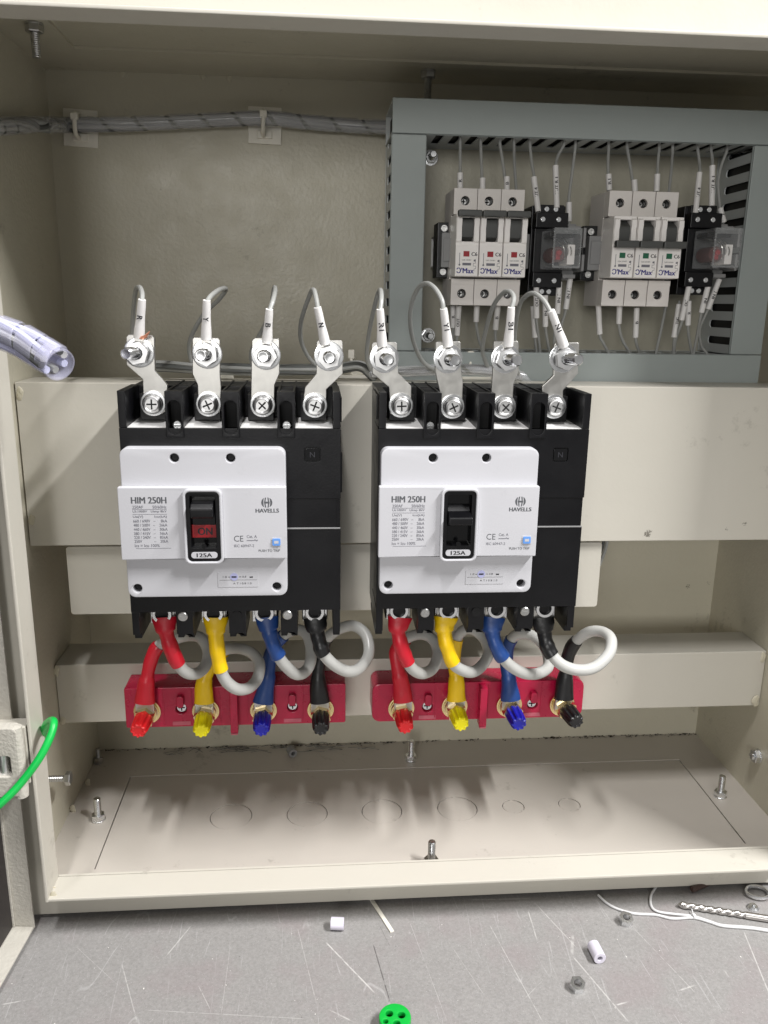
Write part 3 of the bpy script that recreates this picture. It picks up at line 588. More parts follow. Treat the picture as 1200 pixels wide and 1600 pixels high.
# ------------------------------------------------------------------ moulded case breakers
def mccb(x0, on, label):
    X = x0; zb = 205.5; FY = -207.0
    t = thing("moulded_case_breaker", label, "circuit breaker", (X+70, -130.9, zb), "four pole moulded case breakers on the cross panel")
    def X_(d): return X+d
    # body: core, with terminal wells at top and bottom between side walls
    core = MB().box(X+.6, X+139.4, -165, -131, 206, 369.5, .6)
    join(core, MB().box(X+.3, X+139.7, FY+1.5, -165.2, 224, 346.0, .3))
    obj("body", core, "black", t)
    # front face in three steps: upper face, recessed band at the right, lower face
    obj("front_face", MB().plate([(X+.1, 300.5), (X+140, 300.5), (X+140, 346.8), (X+.1, 346.8)], [rrect(X+116.5, X+126.8, 325.2, 334.6, 1.5)], 'y', FY, FY+1.4, .3), "black", t)
    obj("front_face", MB().box(X+.1, X+140, FY, FY+1.4, 222.5, 280.2, .3), "black", t)
    obj("recessed_band", MB().box(X+.6, X+137.2, FY+.6, FY+1.45, 280.4, 300.3), "black", t)
    obj("edge_trim", MB().box(X+104, X+139.8, FY-.5, FY+.4, 279.9, 280.8, .15), "clamp_grey", t)
    obj("test_button", MB().plate(rrect(X+117.2, X+126.1, 325.9, 333.9, 1.2), [], 'y', FY+.3, FY+1.2, .2), "black_gloss", t)
    text("N", 3.2, 3.4, (X+121.6, FY+.28, 329.8), "clip_dark", t)
    # end walls
    for (a, b) in ((0.2, 5.0), (135.0, 139.8)):
        obj("side_wall", MB().box(X+a, X+b, FY, -165.2, 346.9, 370.3, .5), "black", t)
        obj("side_wall", MB().plate([(FY+1, 206), (-201, 206), (-201, 201.5), (-150, 201.5), (-150, 206), (-165.2, 206), (-165.2, 222.4), (FY+1, 222.4)], [], 'x', X+a, X+b, .3), "black", t)
    for q in ((X-.9, X+.2, -200, -160, 352, 368), (X+139.8, X+141.2, -200, -150, 303, 330), (X+139.8, X+140.8, -200, -160, 350, 366)): obj("side_rib", MB().box(*q, .3), "black", t)
    # separators with their mounting slots
    for i, c in enumerate((35.0, 70.0, 105.0)):
        xs0, xs1 = X+c-5.6, X+c+5.6
        hole = rrect(X+c-4.0, X+c+4.0, 343.0, 364.6, 3.9, 6)
        obj("separator", MB().plate([(xs0, 341), (xs1, 341), (xs1, 370.3), (xs0, 370.3)], [hole], 'y', FY-1.0, FY+6, .35).box(xs0, xs0+1.3, FY+6, -131.2, 346.2, 370.2).box(xs1-1.3, xs1, FY+6, -131.2, 346.2, 370.2), "black", t)
        obj("slot_floor", MB().box(X+c-4.6, X+c+4.6, -196, -166, 340, 369), "void", t)
        obj("separator", MB().box(xs0, xs1, FY+1, -165.2, 206, 222.4, .3).plate([(xs0, 202), (X+c-1.6, 202), (X+c, 207), (X+c+1.6, 202), (xs1, 202), (xs1, 206), (xs0, 206)], [], 'y', -202, -168, .2), "black", t)
        if i != 1:
            if on or i == 0: obj("mounting_screw", MB().cyl((X+c, -196, 347.6), (0, -1, 0), 3.0, 2.4, 16, .5).box(X+c-2, X+c+2, -199, -198.4, 347.2, 348), "zinc", t)
            obj("mounting_screw", MB().cyl((X+c-1, FY+1.3, 219.2), (0, -1, 0), 3.3, 2.2, 16, .5).box(X+c-3, X+c+1, FY-1.3, FY-.9, 218.8, 219.6), "zinc_dull", t)
        else: obj("blank_hole", MB().cyl((X+c, FY+1.2, 219.2), (0, -1, 0), 3.4, 1.2, 16), "void", t)
    # wells
    for i in range(4):
        c = 17.5+35*i
        xw0 = X+(5.2 if i == 0 else c-11.7); xw1 = X+(134.8 if i == 3 else c+11.7)
        obj("well_floor", MB().plate([(-205.8, 346.9), (-168, 346.9), (-168, 348.6), (-205.8, 347.4)], [], 'x', xw0, xw1), "ledge_white", t)
        obj("terminal_block", MB().box(X+c-8.5, X+c+8.5, -184.2, -165.3, 348.8, 366, .4), "black", t)
        obj("terminal_block", MB().box(X+c-9, X+c+9, -184, -165.3, 206.5, 222, .4), "black", t)
        s = MB().ring((X+c, -190.6, 215.5), (0, -1, 0), 4.6, 6.8, 3.2, 28)
        obj("screw_socket", MB().cyl((X+c, -190.5, 215.5), (0, -1, 0), 4.5, 1.2, 20), "black", t)
        obj("terminal_screw", s, "zinc", t)
        obj("terminal_tab", MB().box(X+c-8.6, X+c+8.6, -188.9, -186.9, 207.5, 222, .4), "zinc", t)
    # white cover
    CY = -216.0
    hs = [circ(*p, 2.9, 20) for p in ((X+35.0, 329.2), (X+70.0, 329.2), (X+7.4, 242.8), (X+97.6, 242.8))]
    cov = obj("cover", MB().plate(rrect(X+1.3, X+104.6, 236.6, 335.6, 5.0, 6), hs, 'y', CY, FY-.05, .8), "cover_white", t)
    for p in ((X+35.0, 329.2), (X+70.0, 329.2), (X+7.4, 242.8), (X+97.6, 242.8)):
        obj("cover_screw", MB().cyl((p[0], FY-.1, p[1]), (0, -1, 0), 2.8, 4.2, 16, .5).box(p[0]-1.6, p[0]+1.6, FY-4.6, FY-4.25, p[1]-.4, p[1]+.4), "black", t)
    BY = -221.5
    sx0, sx1, sz0, sz1 = X+41.9, X+62.9, 262.8, 309.2
    obj("cover_band", MB().plate([(X-.1, 264.0), (X+105.0, 264.0), (X+105.0, 311.6), (X-.1, 311.6)], [rrect(sx0-.4, sx1+.4, sz0+2.2, sz1, 3.0, 4)], 'y', BY, CY-.05, .7), "cover_white", t)
    obj("handle_bezel", MB().plate(rrect(sx0-1.9, sx1+1.9, sz0-1.2, sz1+1.8, 4.2, 6), [rrect(sx0, sx1, sz0+.4, sz1, 3.0, 5)], 'y', -224.4, CY-.06, .7), "cover_white", t)
    hb = obj("handle_recess", MB().plate(rrect(sx0+.05, sx1-.05, sz0+.45, sz1-.05, 3.0, 5), [rrect(sx0+2.6, sx1-2.6, sz0+9.5, sz1-2.6, 1.0, 3)], 'y', -223.2, -217, .3), "black", t)
    obj("recess_floor", MB().box(sx0+2, sx1-2, -217.4, -216.6, sz0+9, sz1-2), "black_gloss", hb)
    cx = (sx0+sx1)/2
    if on:
        obj("toggle", MB().plate([(-217.3, 302.8), (-217.3, 294), (-226.8, 292.6), (-229.8, 294.4), (-229.8, 299.4), (-226, 302.4)], [], 'x', cx-7.0, cx+7.0, .7).box(cx-7.2, cx+7.2, -219.4, -217.4, 278, 303.2, .3), "black", t)
        fl = obj("status_flag", MB().box(cx-7.6, cx+7.6, -219.9, -217.4, 278.2, 286.6, .2), "on_red", t)
        text("ON", 9.0, 4.8, (cx+.6, -219.9, 282.4), "ink", fl, .02)
    else:
        obj("toggle", MB().plate([(-217.3, 299.6), (-217.3, 284), (-220, 286), (-230.2, 288.0), (-230.8, 288.6), (-230.8, 292.6), (-230.2, 293.2), (-221, 295.0)], [], 'x', cx-7.4, cx+7.4, .6), "black", t)
    pl = obj("rating_plate", MB().plate(rrect(cx-8.3, cx+8.3, 265.4, 269.6, 1.9, 5), [], 'y', -223.5, -223.15, .1), "cover_white", t)
    text("125A", 9.6, 2.6, (cx, -223.5, 267.5), "ink", pl, .03)
    obj("pivot_mark", MB().cyl((cx, -223.2, 273.5), (0, -1, 0), 1.6, .25, 14), "black_gloss", hb)
    # printing on the band
    def T(s, w_, h_, dx, z, m="ink_soft", b=.01, rot=0): return text(s, w_, h_, (X+dx, BY, z), m, t, b, rot)
    T("HIM 250H", 21.6, 4.2, 19.0, 303.4, "ink_grey", .022)
    rows = [("250AF        50/60Hz", 299.0), ("Ui:1000V   Uimp 8kV", 296.0), ("Ue(V)         Icu(kA)", 292.6), ("660 / 690V   \u2013     8kA", 289.9), ("480 / 500V   \u2013    26kA", 287.2), ("440 / 460V   \u2013    30kA", 284.4), ("380 / 415V   \u2013    36kA", 281.7), ("220 / 240V   \u2013    85kA", 279.1), ("250V            \u2013    20kA", 276.5)]
    for s, z in rows: T(s, 21.0, 1.9, 19.2, z)
    T("Ics = Icu 100%", 15.5, 1.9, 16.5, 273.7)
    for z, a, b in ((297.5, 8.6, 29.8), (294.3, 8.6, 29.8), (271.8, 9.4, 31.4)): obj("print_line", MB().box(X+a, X+b, BY-.06, BY, z-.12, z+.12), "ink_soft", t)
    # emblem: round mark of two curved halves joined by a bar
    lx, lz, R_ = X+92.6, 301.6, 3.5
    em = MB()
    for s_ in (-1, 1):
        outer = [(lx+s_*R_*math.cos(a), lz+R_*math.sin(a)) for a in [math.radians(-58+116*i/12) for i in range(13)]]
        inner = [(lx+s_*(R_*.52+R_*.10*math.cos(math.pi*(i/6-.5))), lz+R_*.78*(1-2*i/6)) for i in range(7)]
        em.plate(outer+inner, [], 'y', BY-.07, BY)
        em.plate([(lx+s_*R_*.12, lz-R_*.95), (lx+s_*R_*.34, lz-R_*.9), (lx+s_*R_*.46, lz), (lx+s_*R_*.34, lz+R_*.9), (lx+s_*R_*.12, lz+R_*.95), (lx+s_*R_*.24, lz)], [], 'y', BY-.07, BY)
    em.box(lx-R_*.5, lx+R_*.5, BY-.08, BY-.01, lz-R_*.16, lz+R_*.16)
    obj("emblem", em, "ink_grey", t)
    T("HAVELLS", 14.6, 2.6, 92.8, 296.3, "ink_grey", .03)
    T("CE", 6.0, 4.0, 74.2, 277.8, "ink_grey", .0)
    T("Cat. A", 6.4, 1.9, 82.6, 279.2); T("\u2014~", 7.0, 1.2, 82.8, 276.6)
    T("IEC 60947-2", 12.8, 1.7, 77.6, 273.0); T("PUSH TO TRIP", 13.6, 1.6, 93.6, 269.6, "ink_grey")
    tb = obj("trip_button_surround", MB().plate(rrect(X+95.0, X+101.4, 272.4, 278.4, .8), [], 'y', BY-.25, BY, .1), "cover_white", t)
    obj("trip_button", MB().plate(rrect(X+95.6, X+100.8, 273.0, 277.8, .8), [], 'y', BY-1.0, BY-.25, .25), "btn_blue", t)
    obj("button_slot", MB().box(X+96.8, X+99.6, BY-1.08, BY-1.0, 274.6, 276.4), "cover_white", t)
    # setting window below the band
    wn = obj("setting_window", MB().plate(rrect(X+59.4, X+85.6, 243.0, 253.4, .6), [], 'y', CY-.25, CY, .1), "window_grey", t)
    obj("setting_dial", MB().cyl((X+70, CY-.2, 250.2), (0, -1, 0), 2.6, .3, 20), "lavender", t)
    obj("setting_mark", MB().box(X+68.4, X+71.6, CY-.6, CY-.5, 249.7, 250.7).box(X+80, X+82.2, CY-.35, CY-.25, 249.5, 250.3).box(X+66, X+67.2, CY-.35, CY-.25, 250, 250.3).box(X+73.2, X+74.6, CY-.35, CY-.25, 250, 250.3).box(X+60.4, X+84.8, CY-.32, CY-.25, 247.9, 248.05), "ink", t)
    text("1.0", 2.6, 1.3, (X+64, CY-.25, 250.2), "ink", t); text("0.8", 2.6, 1.3, (X+76.6, CY-.25, 250.2), "ink", t); text("A T I 0.8 1.0", 12, 1.3, (X+75.2, CY-.25, 245.6), "ink", t)
    return t
BX = (87.6, 251.9)
mccb(BX[0], True, "left four pole breaker, white cover with red ON flag in its handle slot")
mccb(BX[1], False, "right four pole breaker, white cover with black toggle at mid position")

# ------------------------------------------------------------------ spreader links with bolts, and their sense wires
def zl(pts, sx, sy, k): return [(sx+a/k, sy+b/k) for a, b in pts]
L1 = zl([(107,275),(115,265),(222,268),(232,280),(235,425),(290,490),(290,600),(265,620),(185,610),(180,465),(107,400)], 160, 430, 2.857)
L2 = zl([(402,283),(410,277),(515,280),(525,290),(525,450),(530,500),(525,610),(500,622),(430,612),(425,490),(402,440)], 160, 430, 2.857)
L3 = zl([(668,290),(680,280),(785,283),(790,290),(790,440),(768,490),(768,610),(740,625),(670,612),(663,560),(665,420)], 160, 430, 2.857)
L4 = zl([(955,300),(962,290),(1065,290),(1073,300),(1073,440),(1000,510),(1000,600),(975,622),(905,610),(898,540),(905,500),(955,440)], 160, 430, 2.857)
M1 = zl([(62,325),(70,315),(172,313),(182,320),(187,460),(248,520),(250,630),(225,665),(150,650),(143,525),(65,460)], 560, 430, 3)
M2 = zl([(362,318),(368,312),(472,310),(480,318),(482,450),(490,500),(487,640),(460,665),(400,655),(385,560),(360,450)], 560, 430, 3)
M3 = zl([(635,315),(642,310),(745,308),(752,318),(752,450),(728,510),(722,640),(700,662),(650,650),(622,560),(630,470)], 560, 430, 3)
M4 = zl([(918,330),(925,318),(1028,315),(1036,322),(1030,460),(960,540),(960,640),(935,665),(885,655),(862,600),(862,520),(915,470)], 560, 430, 3)
LINKS = [(L1, (216,551), (238,631), 0, "R"), (L2, (323,553), (325,632), 1, "Y"), (L3, (415,555), (410,633), 2, "B"), (L4, (514,557), (492,634), 3, "N"),
         (M1, (601,560), (627,634), 4, "R1"), (M2, (701,561), (708,636), 5, "Y1"), (M3, (791,561), (789,636), 6, "B1"), (M4, (882,560), (868,636), 7, "N1")]
SL = [((217,527),(222,468)), ((322,530),(323,469)), ((417,535),(421,483)), ((508,537),(496,480)), ((597,540),(594,483)), ((700,540),(693,482)), ((794,540),(799,480)), ((881,541),(861,485))]
WR = [[(222,472,-196),(222,458,-190),(218,449,-176),(212,455,-155),(208,490,-130),(206,540,-115),(212,572,-110)],
      [(323,472,-196),(330,462,-188),(344,452,-165),(353,452,-145),(342,468,-135),(318,492,-125),(298,528,-118),(296,552,-112),(302,572,-110)],
      [(421,486,-196),(427,468,-190),(430,453,-170),(428,452,-158),(422,488,-140),(410,515,-125),(393,548,-115),(394,572,-110)],
      [(497,484,-196),(494,466,-192),(490,453,-180),(484,461,-165),(471,500,-140),(470,530,-125),(480,555,-115),(496,574,-110)],
      [(594,486,-196),(596,465,-190),(594,453,-172),(588,468,-155),(577,518,-130),(573,558,-115),(580,578,-110)],
      [(693,486,-196),(690,468,-194),(678,449,-185),(664,443,-172),(650,456,-158),(641,490,-145),(645,530,-130),(660,564,-115),(682,580,-110)],
      [(799,484,-196),(803,466,-192),(797,456,-182),(786,458,-170),(770,480,-150),(758,520,-130),(754,548,-118),(762,574,-110)],
      [(861,489,-196),(850,470,-192),(836,459,-182),(824,461,-170),(812,476,-150),(805,512,-130),(804,560,-115),(812,590,-108)]]
WN = ["left breaker's first", "left breaker's second", "left breaker's third", "left breaker's fourth", "right breaker's first", "right breaker's second", "right breaker's third", "right breaker's fourth"]
for poly, bc, sc_, i, tx in LINKS:
    yp = -187.6
    c = at(*sc_, y=-191); root = at(*sc_, y=-187)
    t = thing("terminal_link", f"cranked tinned link on the {WN[i]} top terminal, marked {tx}", "busbar link", (root.x, -187, root.z), "tinned links on the top terminals")
    pl = [(q.x, q.z) for q in (at(u, v, y=-187.6) for u, v in poly)]
    # the upper tab lies slightly behind the lower one
    obj("plate", MB().plate(pl, [], 'y', -187.6, -184.4, .35), "tinned", t, sharp=15)
    b = at(*bc, y=-191); ang = .2+.37*i
    obj("washer", MB().ring((b.x, -187.7, b.z), (0, -1, 0), 4.2, 9.6, 1.4, 32), "zinc", t, sharp=20)
    obj("spring_washer", MB().ring((b.x, -189.2, b.z), (0, -1, 0), 4.4, 7.1, 2.0, 28), "steel_dark", t, sharp=20)
    obj("nut", MB().nut((b.x, -191.3, b.z), (0, -1, 0), 13.0, 6.2, 4.0, ang), "zinc_satin", t, sharp=20)
    dirn = Vector(((-.16, -.05, -.02, .0, .03, .05, .12, .16)[i], -1, .02))
    obj("bolt", MB().thread((b.x, -189, b.z), dirn, 3.9, 21.5, 1.5, 18).lathe(Vector((b.x, -189, b.z))+dirn.normalized()*21.5, dirn, [(0, 3.7), (.8, 3.1), (.8, 2.2), (.3, 0)], 18), "zinc", t)
    obj("washer", MB().ring((c.x, -187.7, c.z), (0, -1, 0), 4.0, 8.2, 1.3, 32), "zinc", t, sharp=20)
    obj("spring_washer", MB().ring((c.x, -189.1, c.z), (0, -1, 0), 4.0, 6.6, 1.6, 28), "steel_dark", t, sharp=20)
    hd = MB().lathe((c.x, -190.2, c.z), (0, -1, 0), [(0, 6.0), (3.2, 6.0), (4.2, 5.4), (4.6, 4.6), (3.8, 4.0), (3.8, 0)], 24)
    obj("terminal_screw", hd, "zinc_satin", t, sharp=20)
    rc = .4*i
    cr = MB()
    for a in (rc, rc+math.pi/2):
        p0 = Vector((c.x, -194.0, c.z)); dx = Vector((math.cos(a), 0, math.sin(a)))*3.2
        cr.tube([p0-dx, p0+dx], .55, 6)
    obj("screw_recess", cr, "void", t)
    # sense wire
    P = [at(u, v, y=yy) for u, v, yy in WR[i]]
    a, bb = at(*SL[i][0], y=-190.5), at(*SL[i][1], y=-196)
    sw = thing("sense_wire", f"grey looped wire with white sleeve printed {tx} on the {WN[i]} link", "wire", a, "looped sense wires on the links")
    obj("conductor", MB().tube(spline(P, 8), 1.55, 10), "wire_grey" if i not in (5, 6, 7) else "wire_grey", sw)
    obj("lug", MB().box(a.x-3.2, a.x+3.2, -189.6, -187.7, a.z-8, a.z+2, .4), "tinned", sw)
    n_ = 10
    obj("marker_sleeve", MB().tube([a+(bb-a)*k/n_ for k in range(n_+1)], lambda s: 3.4-1.1*s+.12*math.sin(9*s), 14), "marker", sw)
    d = (bb-a).normalized(); cc = a+(bb-a)*.52+Vector((0, -3.0, 0)); rt = -d
    text(tx, 3.0*len(tx)*.8, 3.4, cc, "ink", sw, .02, 0, nrm=(0, -1, 0), up=Vector((-rt.z, 0, rt.x))*1.0)
    if i == 0:
        cs = MB()
        for k in range(5): cs.tube(spline([a+Vector((0, -2, 0)), a+Vector((2.5+k*.4, -4, -.8+k*.5)), a+Vector((6+k*.5, -5, .2+k*.9))], 4), .35, 5)
        obj("bare_strands", cs, "copper", sw)

# ------------------------------------------------------------------ red standoff bars, studs with caps, looped jumpers
def ins_bar(x0, x1, z0, z1, label, rr, screws, ribs):
    t = thing("insulator_bar", label, "insulator", ((x0+x1)/2, -105, z0), "red moulded insulator bars on the lower rail")
    yF = -131
    obj("body", MB().plate(rrect(x0, x1, z0, z1, rr, 4), [circ(x, z, 4.4, 20) for x, z in screws], 'y', yF, -105.2, 1.0), "smc_red", t)
    for x, z in screws:
        obj("fixing_screw", MB().cyl((x, -126, z), (0, -1, 0), 4.1, 2.6, 18, .6), "zinc", t)
        obj("screw_recess", MB().box(x-2.6, x+2.6, -128.9, -128.5, z-.45, z+.45).box(x-.45, x+.45, -128.9, -128.5, z-2.6, z+2.6), "void", t)
        obj("boss", MB().plate(rrect(x-2.8, x+2.8, z+3.2, z+13, 2, 3), [], 'y', yF-4.5, yF, .8), "smc_red", t)
        obj("worn_edge", MB().box(x-7, x+7, yF-.25, yF-.02, z0+1.6, z0+5, .1), "smc_worn", t)
    for x in ribs:
        r = obj("rib", MB().box(x-3, x+3, yF-9, yF, z0-2, z1-1.5, .8), "smc_red", t)
        obj("worn_tip", MB().box(x-2.7, x+2.7, yF-9.4, yF-5, z0-3.2, z0-1.9, .3), "smc_worn", r)
    for x in [q for q in range(int(x0+30), int(x1-20), 22)]:
        obj("moulded_groove", MB().box(x-.5, x+.5, yF-.5, yF, z0+3, z1-2, .2), "smc_red", t)
    return t
def px_xz(u, v, y): q = at(u, v, y=y); return (q.x, q.z)
ins_bar(60, 234.2, 95.0, 129.5, "left red insulator bar with square ends below the left breaker", 1.5, [px_xz(283,1108,-131), px_xz(457,1105,-131)], [px_xz(366,1110,-136)[0]])
ins_bar(255.6, 430.5, 94.8, 128.5, "right red insulator bar with rounded ends below the right breaker", 6.5, [px_xz(668,1105,-131), px_xz(832,1101,-131)], [px_xz(754,1105,-136)[0]])
STUDS = [(228,1117,"red"), (320,1116,"yellow"), (411,1115,"blue"), (501,1114,"black"), (628,1112,"red"), (712,1109,"yellow"), (798,1107,"blue"), (881,1105,"black")]
SIDE = ["left bar"]*4 + ["right bar"]*4
for i, (u, v, cn) in enumerate(STUDS):
    q = at(u, v, y=-138); tilt = Vector(((-.05, -1, -.04), (0, -1, -.06), (0, -1, -.05), (.0, -1, -.05), (.02, -1, -.04), (.02, -1, -.02), (.05, -1, -.05), (.12, -1, -.03))[i]).normalized()
    t = thing("busbar_stud", f"brass stud with ribbed {cn} cap on the {SIDE[i]}", "terminal stud", (q.x, -131, q.z), "capped brass studs on the red bars")
    p = Vector((q.x, -131.1, q.z))
    obj("washer", MB().ring(p, tilt, 5, 10.6, 2.0, 28).ring(p+tilt*2, tilt, 5, 9.2, 1.6, 28), "brass", t)
    obj("lug_palm", MB().cyl(p+tilt*3.6, tilt, 8.6, 2.4, 24, .4), "tinned", t)
    obj("nut", MB().ring(p+tilt*6.0, tilt, 4.6, 8.6, 1.4, 28).nut(p+tilt*7.4, tilt, 14.2, 6.4, 4.3, .3+.5*i), "brass", t)
    obj("stud", MB().thread(p, tilt, 4.0, 22, 1.25, 16), "brass", t)
    n_ = 36
    obj("cap", MB().lathe(p+tilt*12.5, tilt, [(0, 6.7), (1.0, 7.1), (14, 6.6), (17, 6.0), (17.8, 5.0), (17.2, 3.4), (17.2, 0)], n_, 0, lambda k: (1.0, 1.0, .84, .84)[k % 4]), "cap_"+cn, t, sharp=22)
def jumper(cn, label, pts, k1, k2, st):
    # pts: px+depth path from breaker terminal round the loop to the stud; first k1 and last k2 control points are sleeved
    P = [at(u, v, y=yy) for u, v, yy in pts]; K = 9; sp = spline(P, K)
    t = thing("jumper_cable", label, "cable", P[0], "looped jumper cables under the breakers")
    obj("insulation", MB().tube(sp, 4.25, 16), "cable_grey", t)
    a = sp[:int((k1-1)*K)+1]; b = sp[-int((k2-1)*K)-1:]
    def wr(ph): return lambda s: 5.35 + .22*math.sin(ph+11*s) + .15*math.sin(3*ph+23*s) + (.75+.5*max(0, 1-s/.36) if s < .36 else 0)
    def wr2(ph): return lambda s: 5.25 + .2*math.sin(ph+10*s) + .14*math.sin(2*ph+21*s) + (.7+.7*max(0, (s-.62)/.38) if s > .62 else 0)
    fl = lambda s: 1.0 + (.10+.24*max(0, 1-s/.36) if s < .36 else 0)
    fl2 = lambda s: 1.0 + (.2*max(0, (s-.62)/.38) if s > .62 else 0)
    obj("sleeve", MB().tube(a, wr(st), 18, True, fl), "sleeve_"+cn, t)
    obj("sleeve", MB().tube(b, wr2(st), 18, True, fl2), "sleeve_"+cn, t)
    e = P[-1]; obj("lug", MB().box(e.x-7, e.x+7, e.y-1, e.y+1, e.z-9, e.z+3, .4), "tinned", t)
    s0 = P[0]; obj("lug", MB().box(s0.x-7, s0.x+7, -190.4, -189, s0.z-3, s0.z+9, .4), "tinned", t)
YT, YS = -189, -139
J = [("red", "red sleeved jumper with grey loop at the far left, under the left breaker", [(257,964,YT),(259,985,-191),(267,1012,-192),(279,1038,-190),(292,1051,-187),(308,1052,-180),(321,1040,-170),(325,1018,-158),(315,998,-148),(297,993,-140),(272,999,-134),(248,1009,-134),(236,1032,-136),(229,1065,-138),(226,1098,-140)], 4, 4),
 ("yellow", "yellow sleeved jumper whose loop hangs lowest, under the left breaker", [(337,964,YT),(337,988,-191),(340,1018,-193),(345,1047,-193),(355,1066,-191),(372,1077,-187),(390,1074,-178),(403,1058,-168),(405,1036,-158),(393,1020,-148),(372,1013,-141),(350,1017,-134),(331,1036,-134),(319,1065,-138),(319,1098,-140)], 4, 4),
 ("blue", "blue sleeved jumper with grey loop, under the left breaker", [(417,964,YT),(420,983,-191),(426,1005,-193),(435,1025,-192),(446,1040,-190),(462,1053,-185),(476,1050,-177),(485,1034,-167),(485,1008,-155),(478,990,-146),(464,984,-139),(443,993,-134),(424,1020,-133),(418,1060,-137),(411,1098,-140)], 4, 4),
 ("black", "black sleeved jumper with wide grey loop, under the left breaker", [(492,964,YT),(495,985,-191),(500,1006,-193),(506,1022,-194),(521,1038,-193),(543,1049,-188),(562,1044,-180),(576,1022,-168),(572,993,-156),(553,978,-147),(530,983,-140),(511,998,-135),(501,1024,-134),(497,1062,-138),(500,1097,-140)], 4, 4),
 ("red", "red sleeved jumper with small grey loop at the left, under the right breaker", [(625,964,YT),(622,985,-191),(628,1012,-193),(638,1036,-193),(648,1048,-190),(662,1052,-184),(677,1043,-174),(684,1020,-160),(676,999,-148),(657,991,-140),(635,998,-134),(619,1016,-133),(620,1038,-136),(627,1068,-138),(630,1096,-140)], 4, 5),
 ("yellow", "yellow sleeved jumper with grey loop, under the right breaker", [(697,964,YT),(694,985,-191),(699,1012,-194),(708,1036,-195),(720,1046,-192),(737,1050,-186),(752,1041,-176),(763,1022,-163),(757,999,-150),(741,985,-142),(726,984,-137),(714,998,-133),(710,1030,-134),(713,1062,-138),(713,1094,-140)], 4, 4),
 ("blue", "blue sleeved jumper with wide pale loop, under the right breaker", [(772,964,YT),(769,985,-191),(775,1008,-194),(786,1028,-195),(800,1042,-193),(820,1052,-189),(841,1052,-182),(857,1040,-172),(852,1013,-156),(835,995,-147),(815,990,-140),(799,999,-134),(791,1028,-133),(795,1062,-138),(798,1093,-140)], 4, 4),
 ("black", "black sleeved jumper with the big white loop at the far right, under the right breaker", [(848,964,YT),(850,985,-191),(854,1006,-194),(863,1024,-197),(880,1040,-200),(905,1047,-200),(930,1042,-196),(951,1022,-187),(955,1000,-176),(943,988,-164),(922,987,-154),(901,1001,-145),(888,1024,-138),(883,1058,-138),(881,1092,-140)], 4, 4)]
for i, (cn, lb, pts, k1, k2) in enumerate(J): jumper(cn, lb, pts, k1, k2, i*1.7)

# ------------------------------------------------------------------ wire bundles, cable ties, hoses
def bundle(name, label, path, R_, nw, r, mats, wrap=True, tw=.02, wrapm="wrap", pitch=9.0, spread=.62):
    sp = spline(path, 10); t = thing(name, label, "wire bundle", path[0])
    for k in range(nw):
        rnd = random.Random(k*7+3); ph = 2*math.pi*k/nw; out = []; s = 0.0
        for i, p in enumerate(sp):
            if i: s += (sp[i]-sp[i-1]).length
            d = (sp[min(i+1, len(sp)-1)]-sp[max(0, i-1)]).normalized(); u = d.cross(Vector((0, 1, .1))).normalized(); v = d.cross(u)
            a = ph + tw*s + .25*math.sin(s*.03+k); q = R_*spread*(1+.12*math.sin(s*.05+2*k)); out.append(p+(u*math.cos(a)+v*math.sin(a))*q)
        obj("wire", MB().tube(out, r, 8), mats[k % len(mats)], t)
    if wrap:
        hel = []; tot = sum((b-a).length for a, b in zip(sp, sp[1:])); n_ = int(tot/pitch*16); acc = [0.0]
        for a, b in zip(sp, sp[1:]): acc.append(acc[-1]+(b-a).length)
        mb = MB(); prev = None; fs = []
        j = 0
        for i in range(n_+1):
            s = tot*i/n_
            while j < len(acc)-2 and acc[j+1] < s: j += 1
            f = (s-acc[j])/max(1e-6, acc[j+1]-acc[j]); p = sp[j].lerp(sp[j+1], f); d = (sp[min(j+2, len(sp)-1)]-sp[max(0, j-1)]).normalized(); u = d.cross(Vector((0, 1, .1))).normalized(); v = d.cross(u)
            a = 2*math.pi*s/pitch; e = (u*math.cos(a)+v*math.sin(a))*R_
            c = [mb.bm.verts.new(p+e*g+d*h) for g, h in ((1.0, -pitch*.43), (1.0, pitch*.43), (1.08, pitch*.36), (1.08, -pitch*.36))]
            if prev:
                for q in range(4): fs.append(mb.bm.faces.new([prev[q], prev[(q+1) % 4], c[(q+1) % 4], c[q]]))
            prev = c
        bmesh.ops.recalc_face_normals(mb.bm, faces=fs)
        obj("spiral_wrap", mb, wrapm, t)
    return t
yb = -11
bundle("wire_bundle", "spiral wrapped grey wire bundle running along the back wall to the trunking", [at(-30,198,x=9), at(0,197,x=9), at(45,195,x=9), at(70,195,x=15)+Vector((0,0,0)), at(100,195,y=yb), at(127,195,y=yb-1), at(220,193,y=yb), at(330,188,y=yb), at(414,185,y=yb-1), at(480,191,y=yb), at(560,197,y=yb), at(622,199,y=yb-8)], 5.6, 7, 1.7, ["wire_grey", "wire_grey", "wire_dark"], True, .006, "wrap", 26)
bundle("wire_bundle", "grey wire bundle lying on the cross panel edge behind the left breaker's links", [at(214,574,y=-110), at(255,572,y=-110), at(330,576,y=-110), at(430,578,y=-110), at(520,577,y=-110), at(562,572,y=-108), at(585,590,y=-100)], 4.4, 6, 1.6, ["wire_grey", "wire_dark"], False, .012)
bundle("wire_bundle", "grey wire bundle on the cross panel edge behind the right breaker's links", [at(580,582,y=-104), at(640,580,y=-106), at(700,577,y=-108), at(760,579,y=-108), at(815,588,y=-106)], 4.0, 5, 1.6, ["wire_grey", "wire_grey", "wire_white"], True, .012, "wrap", 26)
